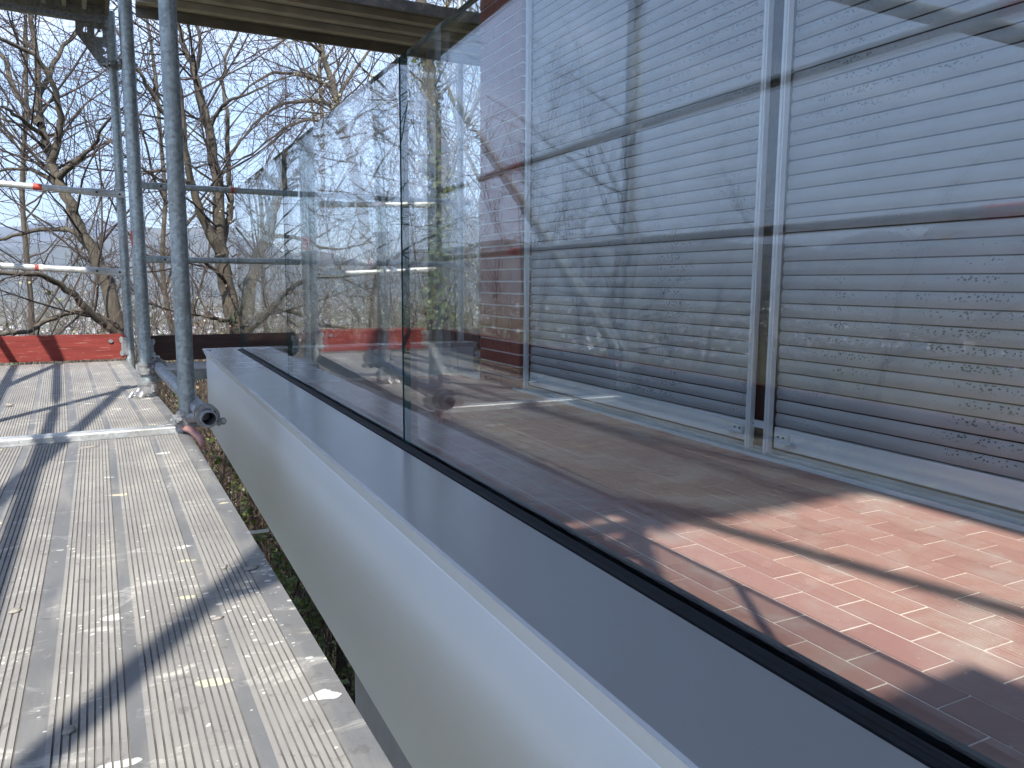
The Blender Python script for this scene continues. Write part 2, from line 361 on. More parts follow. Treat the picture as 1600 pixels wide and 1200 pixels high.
for hi, (dist, hmax, seed, depth, nm) in enumerate(((7200, 760, 3.1, 2600, 'hills'), (11500, 1500, 9.7, 4200, 'mountains'))):
    mb = MB(); na = 260; prof_ = [0, .12, .28, .46, .64, .82, 1.0]; rows = []
    for k, t in enumerate(prof_):
        row = []
        for a in range(na):
            an = a*2*math.pi/na; c = V((math.cos(an), math.sin(an), 0))
            h = .55+.75*mn.fractal(c*2.2+V((seed, k*.06, 0)), 1.0, 2.1, 5)+.18*mn.noise(c*14+V((0, seed, k*.5)))
            s_ = max(0, -c.x*.62+c.y*.78+.55)
            z = -136+max(.04, h)*hmax*math.sin(t*math.pi/2)*min(1, .35+s_)
            r = dist+depth*t+250*mn.noise(c*9+V((k*.7, 0, seed)))
            row.append((c.x*r, c.y*r, z if k else -150))
        rows.append(mb.add(row))
    for i in range(len(rows)-1):
        for a in range(na): b2 = (a+1) % na; mb.face([rows[i]+a, rows[i]+b2, rows[i+1]+b2, rows[i+1]+a], 0, True)
    tag(link(nm, mb.mesh(nm, HILL)), kind='structure')
# town in the valley: far too small and many to count
mb = MB(); rt_ = random.Random(21)
for i in range(4200):
    an = rad(rt_.uniform(62, 205)); r = 1400*math.exp(rt_.random()*1.5)
    x, y = r*math.cos(an), r*math.sin(an)
    if mn.noise(V((x*.0016, y*.0016, 2))) < -.18: continue
    big = rt_.random() < .06
    a_, b_, h = rt_.uniform(7, 13), rt_.uniform(7, 11), rt_.uniform(4, 8)
    if big: a_, b_, h = rt_.uniform(16, 40), rt_.uniform(12, 18), rt_.uniform(9, 20)
    z = ground_z(x, y)-1; th = rt_.uniform(0, math.pi); ca, sa = math.cos(th), math.sin(th)
    def R(u, v_, w_): return (x+u*ca-v_*sa, y+u*sa+v_*ca, z+w_)
    n = mb.add([R(-a_/2, -b_/2, 0), R(a_/2, -b_/2, 0), R(a_/2, b_/2, 0), R(-a_/2, b_/2, 0), R(-a_/2, -b_/2, h), R(a_/2, -b_/2, h), R(a_/2, b_/2, h), R(-a_/2, b_/2, h)])
    for q in ((0, 1, 5, 4), (1, 2, 6, 5), (2, 3, 7, 6), (3, 0, 4, 7)): mb.face([n+k for k in q], 0)
    if big: mb.face([n+4, n+5, n+6, n+7], 1)
    else:
        k = mb.add([R(-a_*.53, -b_*.55, h-.3), R(a_*.53, -b_*.55, h-.3), R(a_*.53, b_*.55, h-.3), R(-a_*.53, b_*.55, h-.3), R(-a_*.53, 0, h+b_*.32), R(a_*.53, 0, h+b_*.32)])
        for q in ((0, 1, 5, 4), (2, 3, 4, 5), (1, 2, 5), (3, 0, 4)): mb.face([k+j for j in q], 1)
tag(link('distant_town', mb.mesh('distant_town', [TWALL, TROOF])), 'pale hazy town spread over the valley floor far below', 'town', kind='stuff')

# ------------------------------------------------------------------ house
XW, YJ, ZB = 2.0, 2.05, -.576
house = thing('house', (2.2, 0, -4.3), 'house with red brown brick pier and grey roller shutters behind the terrace', 'house')
mb = MB(); mb.box(2.16, 6.5, -6, 4.30, -.62, 3.2); part('wall', mb, RENDERW, house)
mb = MB(); mb.box(1.2, 6.5, -6, 4.6, -4.6, -.90); part('lower_wall', mb, RENDERW, house)
mb = MB(); mb.box(.447, 2.6, -6, 4.90, -.90, -.622); mb.box(2.6, 6.5, 4.32, 4.90, -.90, -.622); part('balcony_slab', mb, RENDERW, house)
mb = MB(); mb.box(.70, 6.9, -6, 4.9, 2.34, 2.52); part('shade_slab', mb, RENDERW, house)  # unseen overhang, added and sized to shade the shutters and terrace
mb = MB(); mb.box(2.10, 2.155, -3, 3.86, -.58, 2.3); part('window', mb, DARK, house)
mb = MB(); mb.box(2.004, 2.6, 3.874, 4.416, -.617, 2.335); pier = part('brick_pier', mb, MORTAR, house)
CH, BL = .0694, .2385
bm_full = MB(); bm_full.box(-.05, 0, 0, BL-.009, 0, CH-.009); me_full = bm_full.mesh('brick', BRICK)
def bricks_row():
    for k in range(42):
        z = -.612+k*CH
        ys = [3.868]; off = (BL*.5 if k % 2 else BL)
        y = 3.868
        cuts = []
        first = BL*.5 if k % 2 else BL
        seg = [first]; 
        while sum(seg) < .55-.01: seg.append(BL)
        for ln in seg:
            L_ = min(ln, 4.422-y)
            if L_ > .03: cuts.append((y, L_))
            y += ln
        for (y0, L_) in cuts:
            o = link('brick', me_full, pier, (XW-.002*rnd.random()+.05-ORG[pier.name].x, y0+.0045-ORG[pier.name].y, z-ORG[pier.name].z))
            if abs(L_-BL) > .003: o.scale = (1, (L_-.009)/(BL-.009), 1)
bricks_row()
mb_r = MB(); mb_r.box(.052, .16, 0, .006, 0, CH-.009); me_r = mb_r.mesh('brick', BRICK)
for k in range(42):
    link('brick', me_r, pier, (XW-ORG[pier.name].x, 3.868-ORG[pier.name].y, -.612+k*CH-ORG[pier.name].z))
# aluminium window sill in steps
mb = MB(); mb.box(1.955, 2.10, -3, 3.86, -.618, -.600); s_ = part('window_sill', mb, SILL, house, .002)
mb = MB(); mb.box(1.948, 1.957, -3, 3.86, -.618, -.588); part('sill_edge', mb, ALU_RAIL, s_, .001)
mb = MB(); mb.box(2.012, 2.022, -3, 3.86, -.600, -.590); mb.box(2.040, 2.050, -3, 3.86, -.600, -.584); part('sill_track', mb, SILL, s_, .001)

# roller shutters
PIT = .0481; ZS = -.499
def shutter(y0, y1, nslat, label, group, brackets):
    base = V((XW+.05, (y0+y1)/2, ZB)); t = thing('roller_shutter', base, label, 'shutter', group)
    L_ = y1-y0
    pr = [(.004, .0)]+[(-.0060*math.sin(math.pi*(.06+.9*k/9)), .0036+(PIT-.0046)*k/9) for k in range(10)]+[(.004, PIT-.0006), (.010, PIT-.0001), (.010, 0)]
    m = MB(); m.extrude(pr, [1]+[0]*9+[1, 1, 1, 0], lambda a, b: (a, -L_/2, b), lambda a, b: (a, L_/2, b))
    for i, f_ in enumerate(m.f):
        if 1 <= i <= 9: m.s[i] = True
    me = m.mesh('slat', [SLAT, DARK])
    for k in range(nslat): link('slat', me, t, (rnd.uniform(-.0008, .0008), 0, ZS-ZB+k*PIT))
    m = MB(); m.box(XW+.042, XW+.062, y0, y1, ZB, ZS-.0015); bar = part('bottom_bar', m, simple('shutter_bar_grey', (.60, .62, .65), .45, .1, var=.05), t, .002)
    for yb, sgn in brackets:
        m = MB(); m.box(XW+.030, XW+.041, yb-.03, yb+.03, ZB+.026, ZB+.056); m.box(XW-.004, XW+.03, yb-.028*sgn-.022, yb-.028*sgn+.022, ZB+.026, ZB+.034)
        for dy in (-.012, .012): m.loft([(XW+.0265, yb+dy, ZB+.045), (XW+.0305, yb+dy, ZB+.045)], [.0035, .0035], 8, 1)
        part('stop_bracket', m, [ALU_RAIL, DARK], t, .001)
    for yy in (y0-.012, y1+.012):
        m = MB(); m.box(XW+.012, XW+.036, yy-.0115, yy+.0115, -.606, 2.3)
        g_ = part('guide_rail', m, ALU_RAIL, t, .002)
        m = MB(); m.box(XW+.0085, XW+.0115, yy-.004, yy+.004, -.60, 2.3); part('rail_rib', m, ALU_RAIL, g_)
    return t
shutter(2.093, 3.828, 58, 'grey roller shutter between the brick pier and the narrow dark gap', 'roller shutters', [(2.15, -1), (3.76, 1)])
shutter(.30, 1.978, 58, 'large grey roller shutter at the right edge, closest to the camera', 'roller shutters', [(1.935, 1)])
t = thing('rail_connector', (XW+.03, 2.04, -.5), 'small grey metal plate joining the two shutter rails above the sill', 'bracket')
mb = MB(); mb.box(XW+.03, XW+.036, 2.008, 2.08, -.515, -.488); part('plate', mb, ALU_RAIL, t, .001)
mb = MB(); mb.loft([(XW+.0255, 2.07, -.502), (XW+.031, 2.07, -.502)], [.004, .004], 10); part('screw', mb, GALVD, t)
mb = MB(); mb.box(XW+.085, 2.155, 1.97, 2.11, -.6, 2.3); part('shutter_gap', mb, DARK, house)

# ------------------------------------------------------------------ terrace floor with single tiles
mb = MB(); mb.box(.63, 1.955, -3, 4.76, -.622, -.6012); mb.box(1.955, 2.2, 4.42, 4.76, -.622, -.6012)
floor = tag(link('terrace_floor', mb.mesh('terrace_floor', GROUT)), kind='structure')
TW, TL = .0787, .1555; cand = []
for i in range(-5, 13):
    x = 1.0085+i*TW
    if x+TW > 1.953: break
    off = 1.111 if i % 2 == 0 else 1.190
    for j in range(-8, 24):
        y = off+j*TL
        if y+TL < .2 or y+TL > 4.76: continue
        dd = (x*x+y*y) if x > .9 else 99
        cand.append((dd, x, y))
cand.sort(); m = MB(); m.box(.0013, TW-.0013, .0013, TL-.0013, -.010, 0); 
tile_me = []
for q in range(3):
    m = MB(); m.box(.0019, TW-.0019, .0019, TL-.0019, -.010, 0); tile_me.append(m.mesh('tile', TILE))
rest = MB()
for k, (dd, x, y) in enumerate(cand):
    zz = -.600+rnd.uniform(-.0004, .0004)
    if k < 300:
        o = link('tile', tile_me[k % 3], floor, (x, y, zz)); o.rotation_euler = (rnd.uniform(-.002, .002), rnd.uniform(-.002, .002), rnd.uniform(-.003, .003))
    else: rest.box(x+.0016, x+TW-.0016, y+.0016, y+TL-.0016, zz-.01, zz)
tag(link('tile_field', rest.mesh('tile_field', TILE), floor), kind='stuff')

# ------------------------------------------------------------------ parapet with metal cap
XO, XG, ZC, YE = .41, .608, -.405, 4.975
par = thing('parapet', (.5, 2.2, -.9), 'smooth silver grey parapet with sloping cap and tall outer face', 'parapet')
mb = MB()
mb.box(.4285, .4445, -3.2, YE-.012, -.888, -.4505); mb.box(.4445, 2.14, YE-.032, YE-.0125, -.888, -.4505)
f_ = part('fascia', mb, ALU, par, .003)
# cap: outer drip lip, small raised bead, gently inclined top
def capprof(): return [(XO+.0165, -.449), (XO, ZC-.004), (XO+.0035, ZC), (XO+.012, ZC+.0002), (XG-.022, ZC+.002), (XG-.020, ZC-.012), (XG-.020, -.449)]
mb = MB(); pr = capprof(); mb.extrude(pr, [1, 0, 0, 0, 0, 1, 1], lambda a, b: (a, -3.2, b), lambda a, b: (a, YE-(a-XO)*0, b))
cap = part('cap', mb, [ALU_CAP, ALU], par, .0012)
mb = MB(); mb.box(XG-.0195, 2.14, YE-.19, YE, -.449, ZC+.0015); part('cap_return', mb, ALU_CAP, par, .0015)
mb = MB(); mb.loft([(.437, 4.80, ZC-.001), (.437, 4.80, ZC+.003)], [.009, .008], 12); part('screw', mb, RUBBER, par)
mb = MB()
g = [(XG-.0195, ZC-.03), (XG-.0195, ZC+.004), (XG-.014, ZC+.007), (XG-.011, ZC+.003), (XG-.008, ZC+.008), (XG-.0045, ZC+.004), (XG-.0015, ZC+.009), (XG-.0005, ZC-.03)]
mb.extrude(g, [0]*8, lambda a, b: (a, -3.2, b), lambda a, b: (a, 4.79, b)); part('outer_gasket', mb, RUBBER, par)
g = [(XG+.0175, ZC-.03), (XG+.0175, ZC+.008), (XG+.021, ZC+.004), (XG+.025, ZC+.004), (XG+.025, ZC-.03)]
mb = MB(); mb.extrude(g, [0]*5, lambda a, b: (a, -3.2, b), lambda a, b: (a, 4.785, b)); part('inner_gasket', mb, RUBBER, par)
mb = MB(); mb.box(XG+.0255, XG+.040, -3.2, 4.785, -.617, ZC+.001); part('inner_profile', mb, PROFILE, par, .0015)
for i, (x0, x1) in enumerate(((.652, 1.04), (1.045, 1.52), (1.525, 1.988), (1.993, 2.108))):
    mb = MB(); mb.box(x0, x1, 4.764, 4.784, -.615, -.432); part('inner_panel', mb, PANEL, par, .0015)
mb = MB()
for z in (-.60, -.545, -.49, -.44): mb.box(2.111, 2.138, 4.762, 4.80, z-.004, z+.004)
mb.box(2.111, 2.116, 4.762, 4.80, -.615, -.43); part('end_bracket', mb, GALVD, par)

# glass
def glass(x0, x1, y0, y1, z0, z1, axis, label, group='glass balustrade panels'):
    c = ((x0+x1)/2, (y0+y1)/2, z0); mb = MB(); mb.box(x0, x1, y0, y1, z0, z1)
    # face order: bottom, top, -y, +x, +y, -x
    mb.m = [1, 1, 1, 0, 1, 0] if axis == 'y' else [1, 1, 0, 1, 0, 1]
    return solo('glass_panel', mb, [GLASS, GEDGE], c, label, 'glass panel', group, bevel=0)
ZT = .525
glass(XG, XG+.017, .303, 1.797, ZC-.02, ZT, 'y', 'big clear glass panel nearest the camera, in front of the shutters')
glass(XG, XG+.017, 1.809, 3.298, ZC-.02, ZT, 'y', 'middle clear glass panel between the two dark teal joints')
glass(XG, XG+.017, 3.308, 4.80, ZC-.02, ZT, 'y', 'farthest clear glass panel of the long balustrade, left of the thin teal joint')
glass(XG, XG+.017, -1.2, .293, ZC-.02, ZT, 'y', 'clear glass panel just behind the camera, continuing the long balustrade')
glass(XG+.03, 2.013, 4.868, 4.885, ZC-.02, ZT, 'x', 'clear glass panel across the far end of the terrace')
glass(2.021, 2.20, 4.868, 4.885, ZC-.02, ZT, 'x', 'narrow clear glass panel beside the brick pier at the far end')

# ------------------------------------------------------------------ scaffold
ZD = -.5
def ed(y):
    if y < 2.8: return .2285-.026*(y-.71)
    return .174-.063*(y-2.8)
def S(v, y, h=0):
    a = rad(1.5) if y < 2.8 else rad(3.6)
    return V((ed(y)+v*math.cos(a), y+v*math.sin(a), ZD+h))
WD = .87
def deck_profile(wd, pitch_=.0078, ribs=7, rw=.010):
    """top skin from left (0) to right (wd), grooves 3 mm wide; then the underside with ribs"""
    strips = [(0, .03)]; x = wd-.04
    st = [wd-.040, wd-.125, wd-.243, wd-.352, wd-.47, wd-.585, wd-.70, wd-.80]
    wds = [.036, .017, .017, .028, .017, .017, .017, .03]
    bare = sorted([(s, s+w_) for s, w_ in zip(st, wds) if s > .03])
    P, M = [(0, 0)], []
    def to(a, b, m): P.append((a, b)); M.append(m)
    pos = 0; to(.03, 0, 1); pos = .03
    for (a, b) in bare+[(wd, wd)]:
        n = max(0, int((a-pos)/pitch_)); 
        if n:
            st_ = (a-pos)/n
            for k in range(n):
                x0 = pos+k*st_
                to(x0+st_-.0023, .0003, 0); to(x0+st_-.0021, -.0010, 2); to(x0+st_-.0005, -.0010, 2); to(x0+st_, 0, 2)
        if b > a: 
            if b >= wd-.001:
                to(wd-.012, 0, 1); to(wd-.011, .004, 1); to(wd-.007, .004, 1); to(wd-.006, .001, 2); to(wd-.004, .001, 2); to(wd-.0035, .005, 1); to(wd, .005, 1)
            else: to(b, 0, 1)
        pos = b
    to(wd, -.065, 1); to(wd-.02, -.065, 3); to(wd-.02, -.012, 3)
    x = wd-.02
    for k in range(ribs):
        xr = wd-.02-(k+1)*(wd-.04)/(ribs+1)
        to(xr+rw+.004, -.012, 3); to(xr+rw, -.050, 4); to(xr-rw, -.050, 4); to(xr-rw-.004, -.012, 4)
    to(.02, -.012, 3); to(.02, -.065, 3); to(0, -.065, 3); M.append(1)
    return P, M
DM = [DK_DUST, DK_BARE, DK_GRV, DK_UNDER, DK_RIB]
def deck(fn, wd, l0, l1, label, group=None, **kw):
    P, M = deck_profile(wd, **kw); mb = MB()
    mb.extrude(P, M, lambda a, b: fn(a, l0, b), lambda a, b: fn(a, l1, b))
    return solo('deck_platform', mb, DM, tuple(fn(wd/2, (l0+l1)/2, -.065)), label, 'scaffold deck', group)
DG = 'scaffold decks'
deck(lambda a, l, b: S(a-WD, l, b), WD, .02, 2.715, 'grooved paint spattered aluminium deck in the left foreground', DG)
deck(lambda a, l, b: S(a-WD, l, b-.004), WD, 2.80, 5.435, 'dusty sunlit grooved deck ending at the red board', DG)
deck(lambda a, l, b: S(a-WD, l, b), WD, -2.9, -.08, 'grooved aluminium deck behind the camera', DG)
_d = deck(lambda a, l, b: S(a-WD, l, b+2.13), WD, -.02, 5.40, 'ribbed underside of the deck one level up, over the foreground deck', DG)
mb = MB(); mb.beam(S(-WD, 5.412, 2.09), S(0, 5.412, 2.09), .022, .082); part('end_profile', mb, GALVD, _d, .002)
deck(lambda a, l, b: S(a-WD, l, b+2.13), .56, -.945, -.005, 'unseen narrow board one level up, sized to shade the parapet cap', DG)  # width and gap made up to shade the cap and let sun reach the tiles
deck(lambda a, l, b: S(a-WD, l, b+2.13), WD, -3.4, -.93, 'deck one level up, behind the camera', DG)
deck(lambda a, l, b: S(a-WD, l, b+4.13), WD, -1.62, 5.40, 'unseen deck two levels up, added to shade the terrace', DG)  # unseen level, added so its shade covers the tiles and wall
deck(lambda a, l, b: S(a-WD, l, b+4.13), WD, -5.2, -2.45, 'unseen deck two levels up behind the camera, added to shade the terrace', DG)  # unseen, added for shade; the gap before it leaves the sun patch
deck(lambda a, l, b: S(a-WD, l, b-2.0), WD, -1.2, 1.75, 'shaded lower deck seen down through the narrow gap beside the parapet', DG)
deck(lambda a, l, b: V((l, 5.005+a*.535, ZD-.03+b)), .87, .10, 3.2, 'pale deck edge running behind the far end of the parapet', DG)
deck(lambda a, l, b: V((l, 4.60+a, 1.665+b)), .87, .16, 3.3, 'long ribbed overhead deck crossing the top of the view', DG, ribs=3, rw=.030)

R0 = .0241
def frame(y, lvl, label, group='scaffold frames', inner=None, zlow=None, vi=-.012):
    z0 = ZD+lvl; pi_ = inner or S(vi, y, 0); po = S(-WD-.02, y, 0); H = 2.13
    base = (po.x, po.y, z0); t = thing('scaffold_portal', base, label, 'scaffold frame', group)
    for p, zl in ((pi_, zlow if zlow is not None else z0-.12), (po, z0-.12)):
        m = MB(); m.tube((p.x, p.y, zl), (p.x, p.y, z0+H-.02), R0 if p is po else (.0262 if inner else R0), 24, hollow=.020); part('standard', m, GALV, t)
    d = (po-pi_); d.z = 0; d.normalize()
    m = MB(); zt = z0+H-.075
    m.beam((pi_.x+d.x*.024, pi_.y+d.y*.024, zt), (po.x-d.x*.024, po.y-d.y*.024, zt), .045, .05); part('transom', m, GALVD, t, .004)
    for p, s_ in ((pi_, 1), (po, -1)):
        e = d*s_
        def W(a, b, off): return V((p.x, p.y, zt-.026))+e*(.024+a)+V((0, 0, -b))+V((-e.y, e.x, 0))*off
        out = [(0, 0), (.165, 0), (.165, .07), (.05, .235), (0, .26)]
        holes = [[(.02, .03), (.065, .03), (.065, .075), (.025, .075)], [(.105, .028), (.125, .028), (.125, .058), (.105, .058)], [(.005, .13), (.03, .13), (.012, .155)], [(.005, .165), (.03, .178), (.005, .195)]]
        import bmesh
        bm = bmesh.new()
        for loop in [out]+holes:
            vv = [bm.verts.new((a, b, 0)) for a, b in loop]
            for i in range(len(vv)): bm.edges.new((vv[i], vv[(i+1) % len(vv)]))
        bmesh.ops.triangle_fill(bm, use_beauty=True, use_dissolve=False, edges=bm.edges[:])
        m = MB(); bm.verts.index_update()
        for off, rev in ((-.003, False), (.003, True)):
            k = m.add([W(v.co.x, v.co.y, off) for v in bm.verts])
            for f in bm.faces:
                ids = [k+v.index for v in f.verts]; m.face(ids[::-1] if rev else ids)
        for loop in [out]+holes:
            for i in range(len(loop)):
                a, b = loop[i], loop[(i+1) % len(loop)]; k = m.add([W(*a, -.003), W(*b, -.003), W(*b, .003), W(*a, .003)]); m.face([k, k+1, k+2, k+3])
        bm.free(); part('gusset_plate', m, GALVD, t)
    return t
frame(-.05, 0, 'scaffold frame behind the camera, beside the near end of the foreground deck')
P1 = V((.170, 2.72, 0))
frame(2.80, 0, 'scaffold frame at the deck seam, its thick upright nearest the camera', inner=P1, zlow=-.475)
frame(5.47, 0, 'far scaffold frame with perforated gusset plate at the end of the red board', inner=V((.020, 5.47, 0)))
frame(-.05, 2.13, 'scaffold frame one level up, behind the camera')
frame(2.80, 2.13, 'scaffold frame one level up, over the deck seam')
frame(5.47, 2.13, 'scaffold frame one level up, over the red board')

def tube_thing(p0, p1, label, name='scaffold_tube', tape=None, mat=GALV, r=R0, group='loose scaffold tubes'):
    p0, p1 = V(p0), V(p1); base = p0 if p0.z < p1.z else p1
    t = thing(name, tuple(base), label, 'scaffold tube', group); m = MB(); m.tube(p0, p1, r, 28, hollow=r-.0042); part('tube', m, mat, t)
    if tape:
        for (a, b) in tape:
            d = (p1-p0); m = MB(); m.tube(p0+d*a, p0+d*b, r+.0012, 24); part('tape', m, TAPER, t)
    return t
tube_thing((.0735, 3.70, -1.75), (.0735, 3.70, 2.5), 'middle one of the three steel uprights at the left, passing below the deck')
tube_thing((.088, 5.40, -.7), (.088, 5.40, 2.4), 'thin upright tube with a patch of red tape, hidden behind the middle upright', tape=[(.295, .325)])
tube_thing((2.325, 5.50, -.7), (2.325, 5.50, 3.6), 'upright scaffold tube seen through the glass beside the brick pier', name='scaffold_tube')
tube_thing((.215, 2.475, -.417), (.118, 3.80, -.378), 'short horizontal steel tube with its open end facing the camera', mat=GALVD)

def coupler(cA, aA, cB, aB, label, group='scaffold couplers'):
    """two clamp halves round two tubes with bolts and nuts"""
    cA, aA, cB, aB = V(cA), V(aA).normalized(), V(cB), V(aB).normalized()
    t = thing('scaffold_coupler', tuple((cA+cB)/2-V((0, 0, .03))), label, 'coupler', group)
    n = (cB-cA).normalized()
    for c, ax, s_ in ((cA, aA, -1), (cB, aB, 1)):
        m = MB(); rings(m, c, ax, .0266, .0325, .052, 24); rings(m, c+ax*.018, ax, .0266, .0355, .010, 24); rings(m, c-ax*.018, ax, .0266, .0355, .010, 24); part('clamp_band', m, COUP, t)
        side = ax.cross(n).normalized()
        for q in (1, -1):
            m = MB(); k = c+side*.039*q; m.beam(k-ax*.017, k+ax*.017, .018, .020, upv=n); part('clamp_lug', m, COUP, t, .003)
        q = 1 if s_ > 0 else -1
        b0 = c+side*.040*q-n*.036*1; b1 = c+side*.040*q+n*.052
        m = MB(); m.loft([b0, b1], [.0062, .0062], 12); bo = part('bolt', m, GALVB, t)
        m = MB(); m.loft([b1-n*.022, b1-n*.008], [.0125, .0125], 6, smooth=False); part('nut', m, GALVD, bo)
    m = MB(); mid = (cA+cB)/2; m.loft([cA+n*.028, cB-n*.028], [.017, .017], 16); part('pivot', m, COUP, t)
    return t
tdir = V((.118, 3.80, -.378))-V((.215, 2.475, -.417))
coupler((.170, 2.72, -.452), (0, 0, 1), (.213, 2.535, -.4155), tdir, 'rusty swivel coupler clamping the open ended tube to the nearest upright')
coupler((.0735, 3.70, -.381), (0, 0, 1), (.121, 3.755, -.380), tdir, 'small coupler at the foot of the middle upright')
coupler((.020, 5.47, 1.30), (0, 0, 1), (.088, 5.40, 1.30), (0, 0, 1), 'dark coupler high up, joining the two far uprights below the gusset')
coupler((.0735, 3.70, -.465), (0, 0, 1), (.03, 3.66, -.53), (0, 1, 0), 'coupler holding the middle upright just under the deck edge')
# spigot collar on the middle upright
mb = MB(); rings(mb, (.0735, 3.70, -.492), (0, 0, 1), .0245, .031, .008, 24); solo('locking_collar', mb, GALVB, (.0735, 3.70, -.496), 'thin pale ring around the middle upright below its coupler', 'collar')
# red locking lever at the seam
mb = MB(); mb.loft([(.155, 2.70, -.478), (.175, 2.66, -.480), (.195, 2.62, -.500), (.205, 2.60, -.525)], [.011, .012, .012, .010], 12)
solo('locking_lever', mb, PINK, (.18, 2.65, -.53), 'small faded red lever under the coupler at the deck seam', 'lever')

# seam transom lying across the deck joint
a_, b_ = S(-WD+.01, 2.762, .004), S(-.022, 2.762, .004)
t = thing('seam_transom', tuple((a_+b_)/2), 'galvanised crossbar lying over the seam between the two sunlit decks', 'crossbar')
mb = MB(); mb.beam(a_, b_, .052, .036); part('bar', mb, GALVB, t, .005)
mb = MB(); mb.beam(a_+V((0, -.031, -.012)), b_+V((-.02, -.031, -.012)), .006, .018); part('lower_flange', mb, GALVD, t, .001)
mb = MB(); mb.beam(b_+V((-.05, 0, .020)), b_+V((.006, 0, .020)), .03, .010); part('end_hook', mb, GALVD, t, .002)

# guard rails with flattened, drilled ends
def rail(p0, p1, label, tape=None, group='guard rails', mat=None, r=.019):
    p0, p1 = V(p0), V(p1); d = p1-p0; L_ = d.length; u = d.normalized()
    t = thing('guard_rail', tuple((p0+p1)/2-V((0, 0, r))), label, 'guard rail', group)
    st = [(0, .005, .021), (.06, .005, .021), (.10, .010, .022), (.19, .013, .023), (.24, r, r)]
    pts, rr = [], []
    for s_, a, b in st: pts.append(p0+u*s_); rr.append((a, b))
    for s_, a, b in reversed(st): pts.append(p1-u*s_); rr.append((a, b))
    m = MB(); m.loft(pts, rr, 16); part('rail', m, mat or GALVB, t)
    side = u.cross(V((0, 0, 1))).normalized()
    for pp in (p0+u*.03, p1-u*.03, p0+u*.155, p1-u*.155):
        rr_ = .0055 if (pp-p0).length < .05 or (p1-pp).length < .05 else .0135
        m = MB(); m.loft([pp-side*(rr_+.0006), pp+side*(rr_+.0006)], [.007, .007], 12); part('hole', m, DARK, t)
    for (s_, e_, mt) in (tape or []):
        m = MB(); m.tube(p0+u*s_, p0+u*e_, r+.0012, 16); part('tape', m, mt, t)
    return t
def out(y, h): return S(-WD-.05, y, h)
ZR = (1.16, .68)
for (y0, y1, nm) in ((-.05, 2.80, 'beside the foreground deck'), (2.80, 5.47, 'beside the far deck'), (-2.9, -.05, 'behind the camera')):
    for h, q in ((ZR[0], 'upper'), (ZR[1], 'lower')):
        rail(out(y0-.03 if y0 != 2.8 else 2.83, h), out(y1-.03, h), f'{q} outer guard rail {nm}', tape=[(1.2, 1.32, TAPER)])
rail((-.84, 5.435, .566), (.045, 5.425, .525), 'upper end guard rail with red tape, above the red board', tape=[(.40, .445, TAPER)])
rail((-.87, 5.435, .094), (.020, 5.425, .050), 'lower end guard rail with cream and red tape, above the red board', tape=[(.41, .455, TAPEW), (.409, .43, TAPER)])
rail((.10, 5.53, .600), (2.42, 5.53, .605), 'upper far guard rail passing behind the glass', tape=[(.58, .63, TAPER)], mat=GALV)
rail((.10, 5.53, .136), (2.42, 5.53, .136), 'lower far guard rail passing behind the glass', tape=[(1.5, 1.56, TAPER)], mat=GALV)
# diagonal brace in the outer plane
tube_thing(out(-.02, .50)+V((-.035, 0, 0)), out(2.78, 1.86)+V((-.035, 0, 0)), 'diagonal brace of the outer scaffold face, seen mirrored at the upper right', name='diagonal_brace')
tube_thing(out(2.84, .10)+V((-.035, 0, 0)), out(5.44, 1.9)+V((-.035, 0, 0)), 'diagonal brace of the outer scaffold face beside the far deck', name='diagonal_brace')
tube_thing((.235, -.06, 1.80), (.255, -2.85, 2.95), 'unseen diagonal brace one level up, added to cast a shadow band', name='diagonal_brace', r=.03)  # unseen inner brace, added and thickened to throw a shadow band on the tiles
# lower level members seen through the slot
rail(V((.30, -.2, -1.55)), V((.30, 2.6, -1.55)), 'lower level rail down in the gap beside the parapet', mat=GALVD)
for k, (y, z, mt) in enumerate(((2.05, -.98, 0), (1.85, -1.10, 1), (1.62, -1.2, 0), (1.42, -1.28, 0))):
    mb = MB(); mb.tube((.16, y, z), (.415, y, z), .017, 14)
    if mt: mb.tube((.30, y, z), (.36, y, z), .0185, 14, 1)
    solo('tie_tube', mb, [GALVD, TAPER], (.28, y, z-.017), ['dark tie bar in the gap, first from the far end', 'dark tie bar with red tape in the gap beside the parapet', 'dark tie bar in the gap, third from the far end', 'dark tie bar in the gap, nearest the camera'][k], 'tie bar', 'tie bars in the gap')
mb = MB(); mb.box(.33, .428, 2.80, 2.812, -.902, -.892); mb.box(.33, .342, 2.80, 2.812, -.93, -.902)
solo('wall_tie', mb, ALU_RAIL, (.38, 2.806, -.93), 'small pale angle bracket sticking out below the parapet face', 'bracket', bevel=.001)

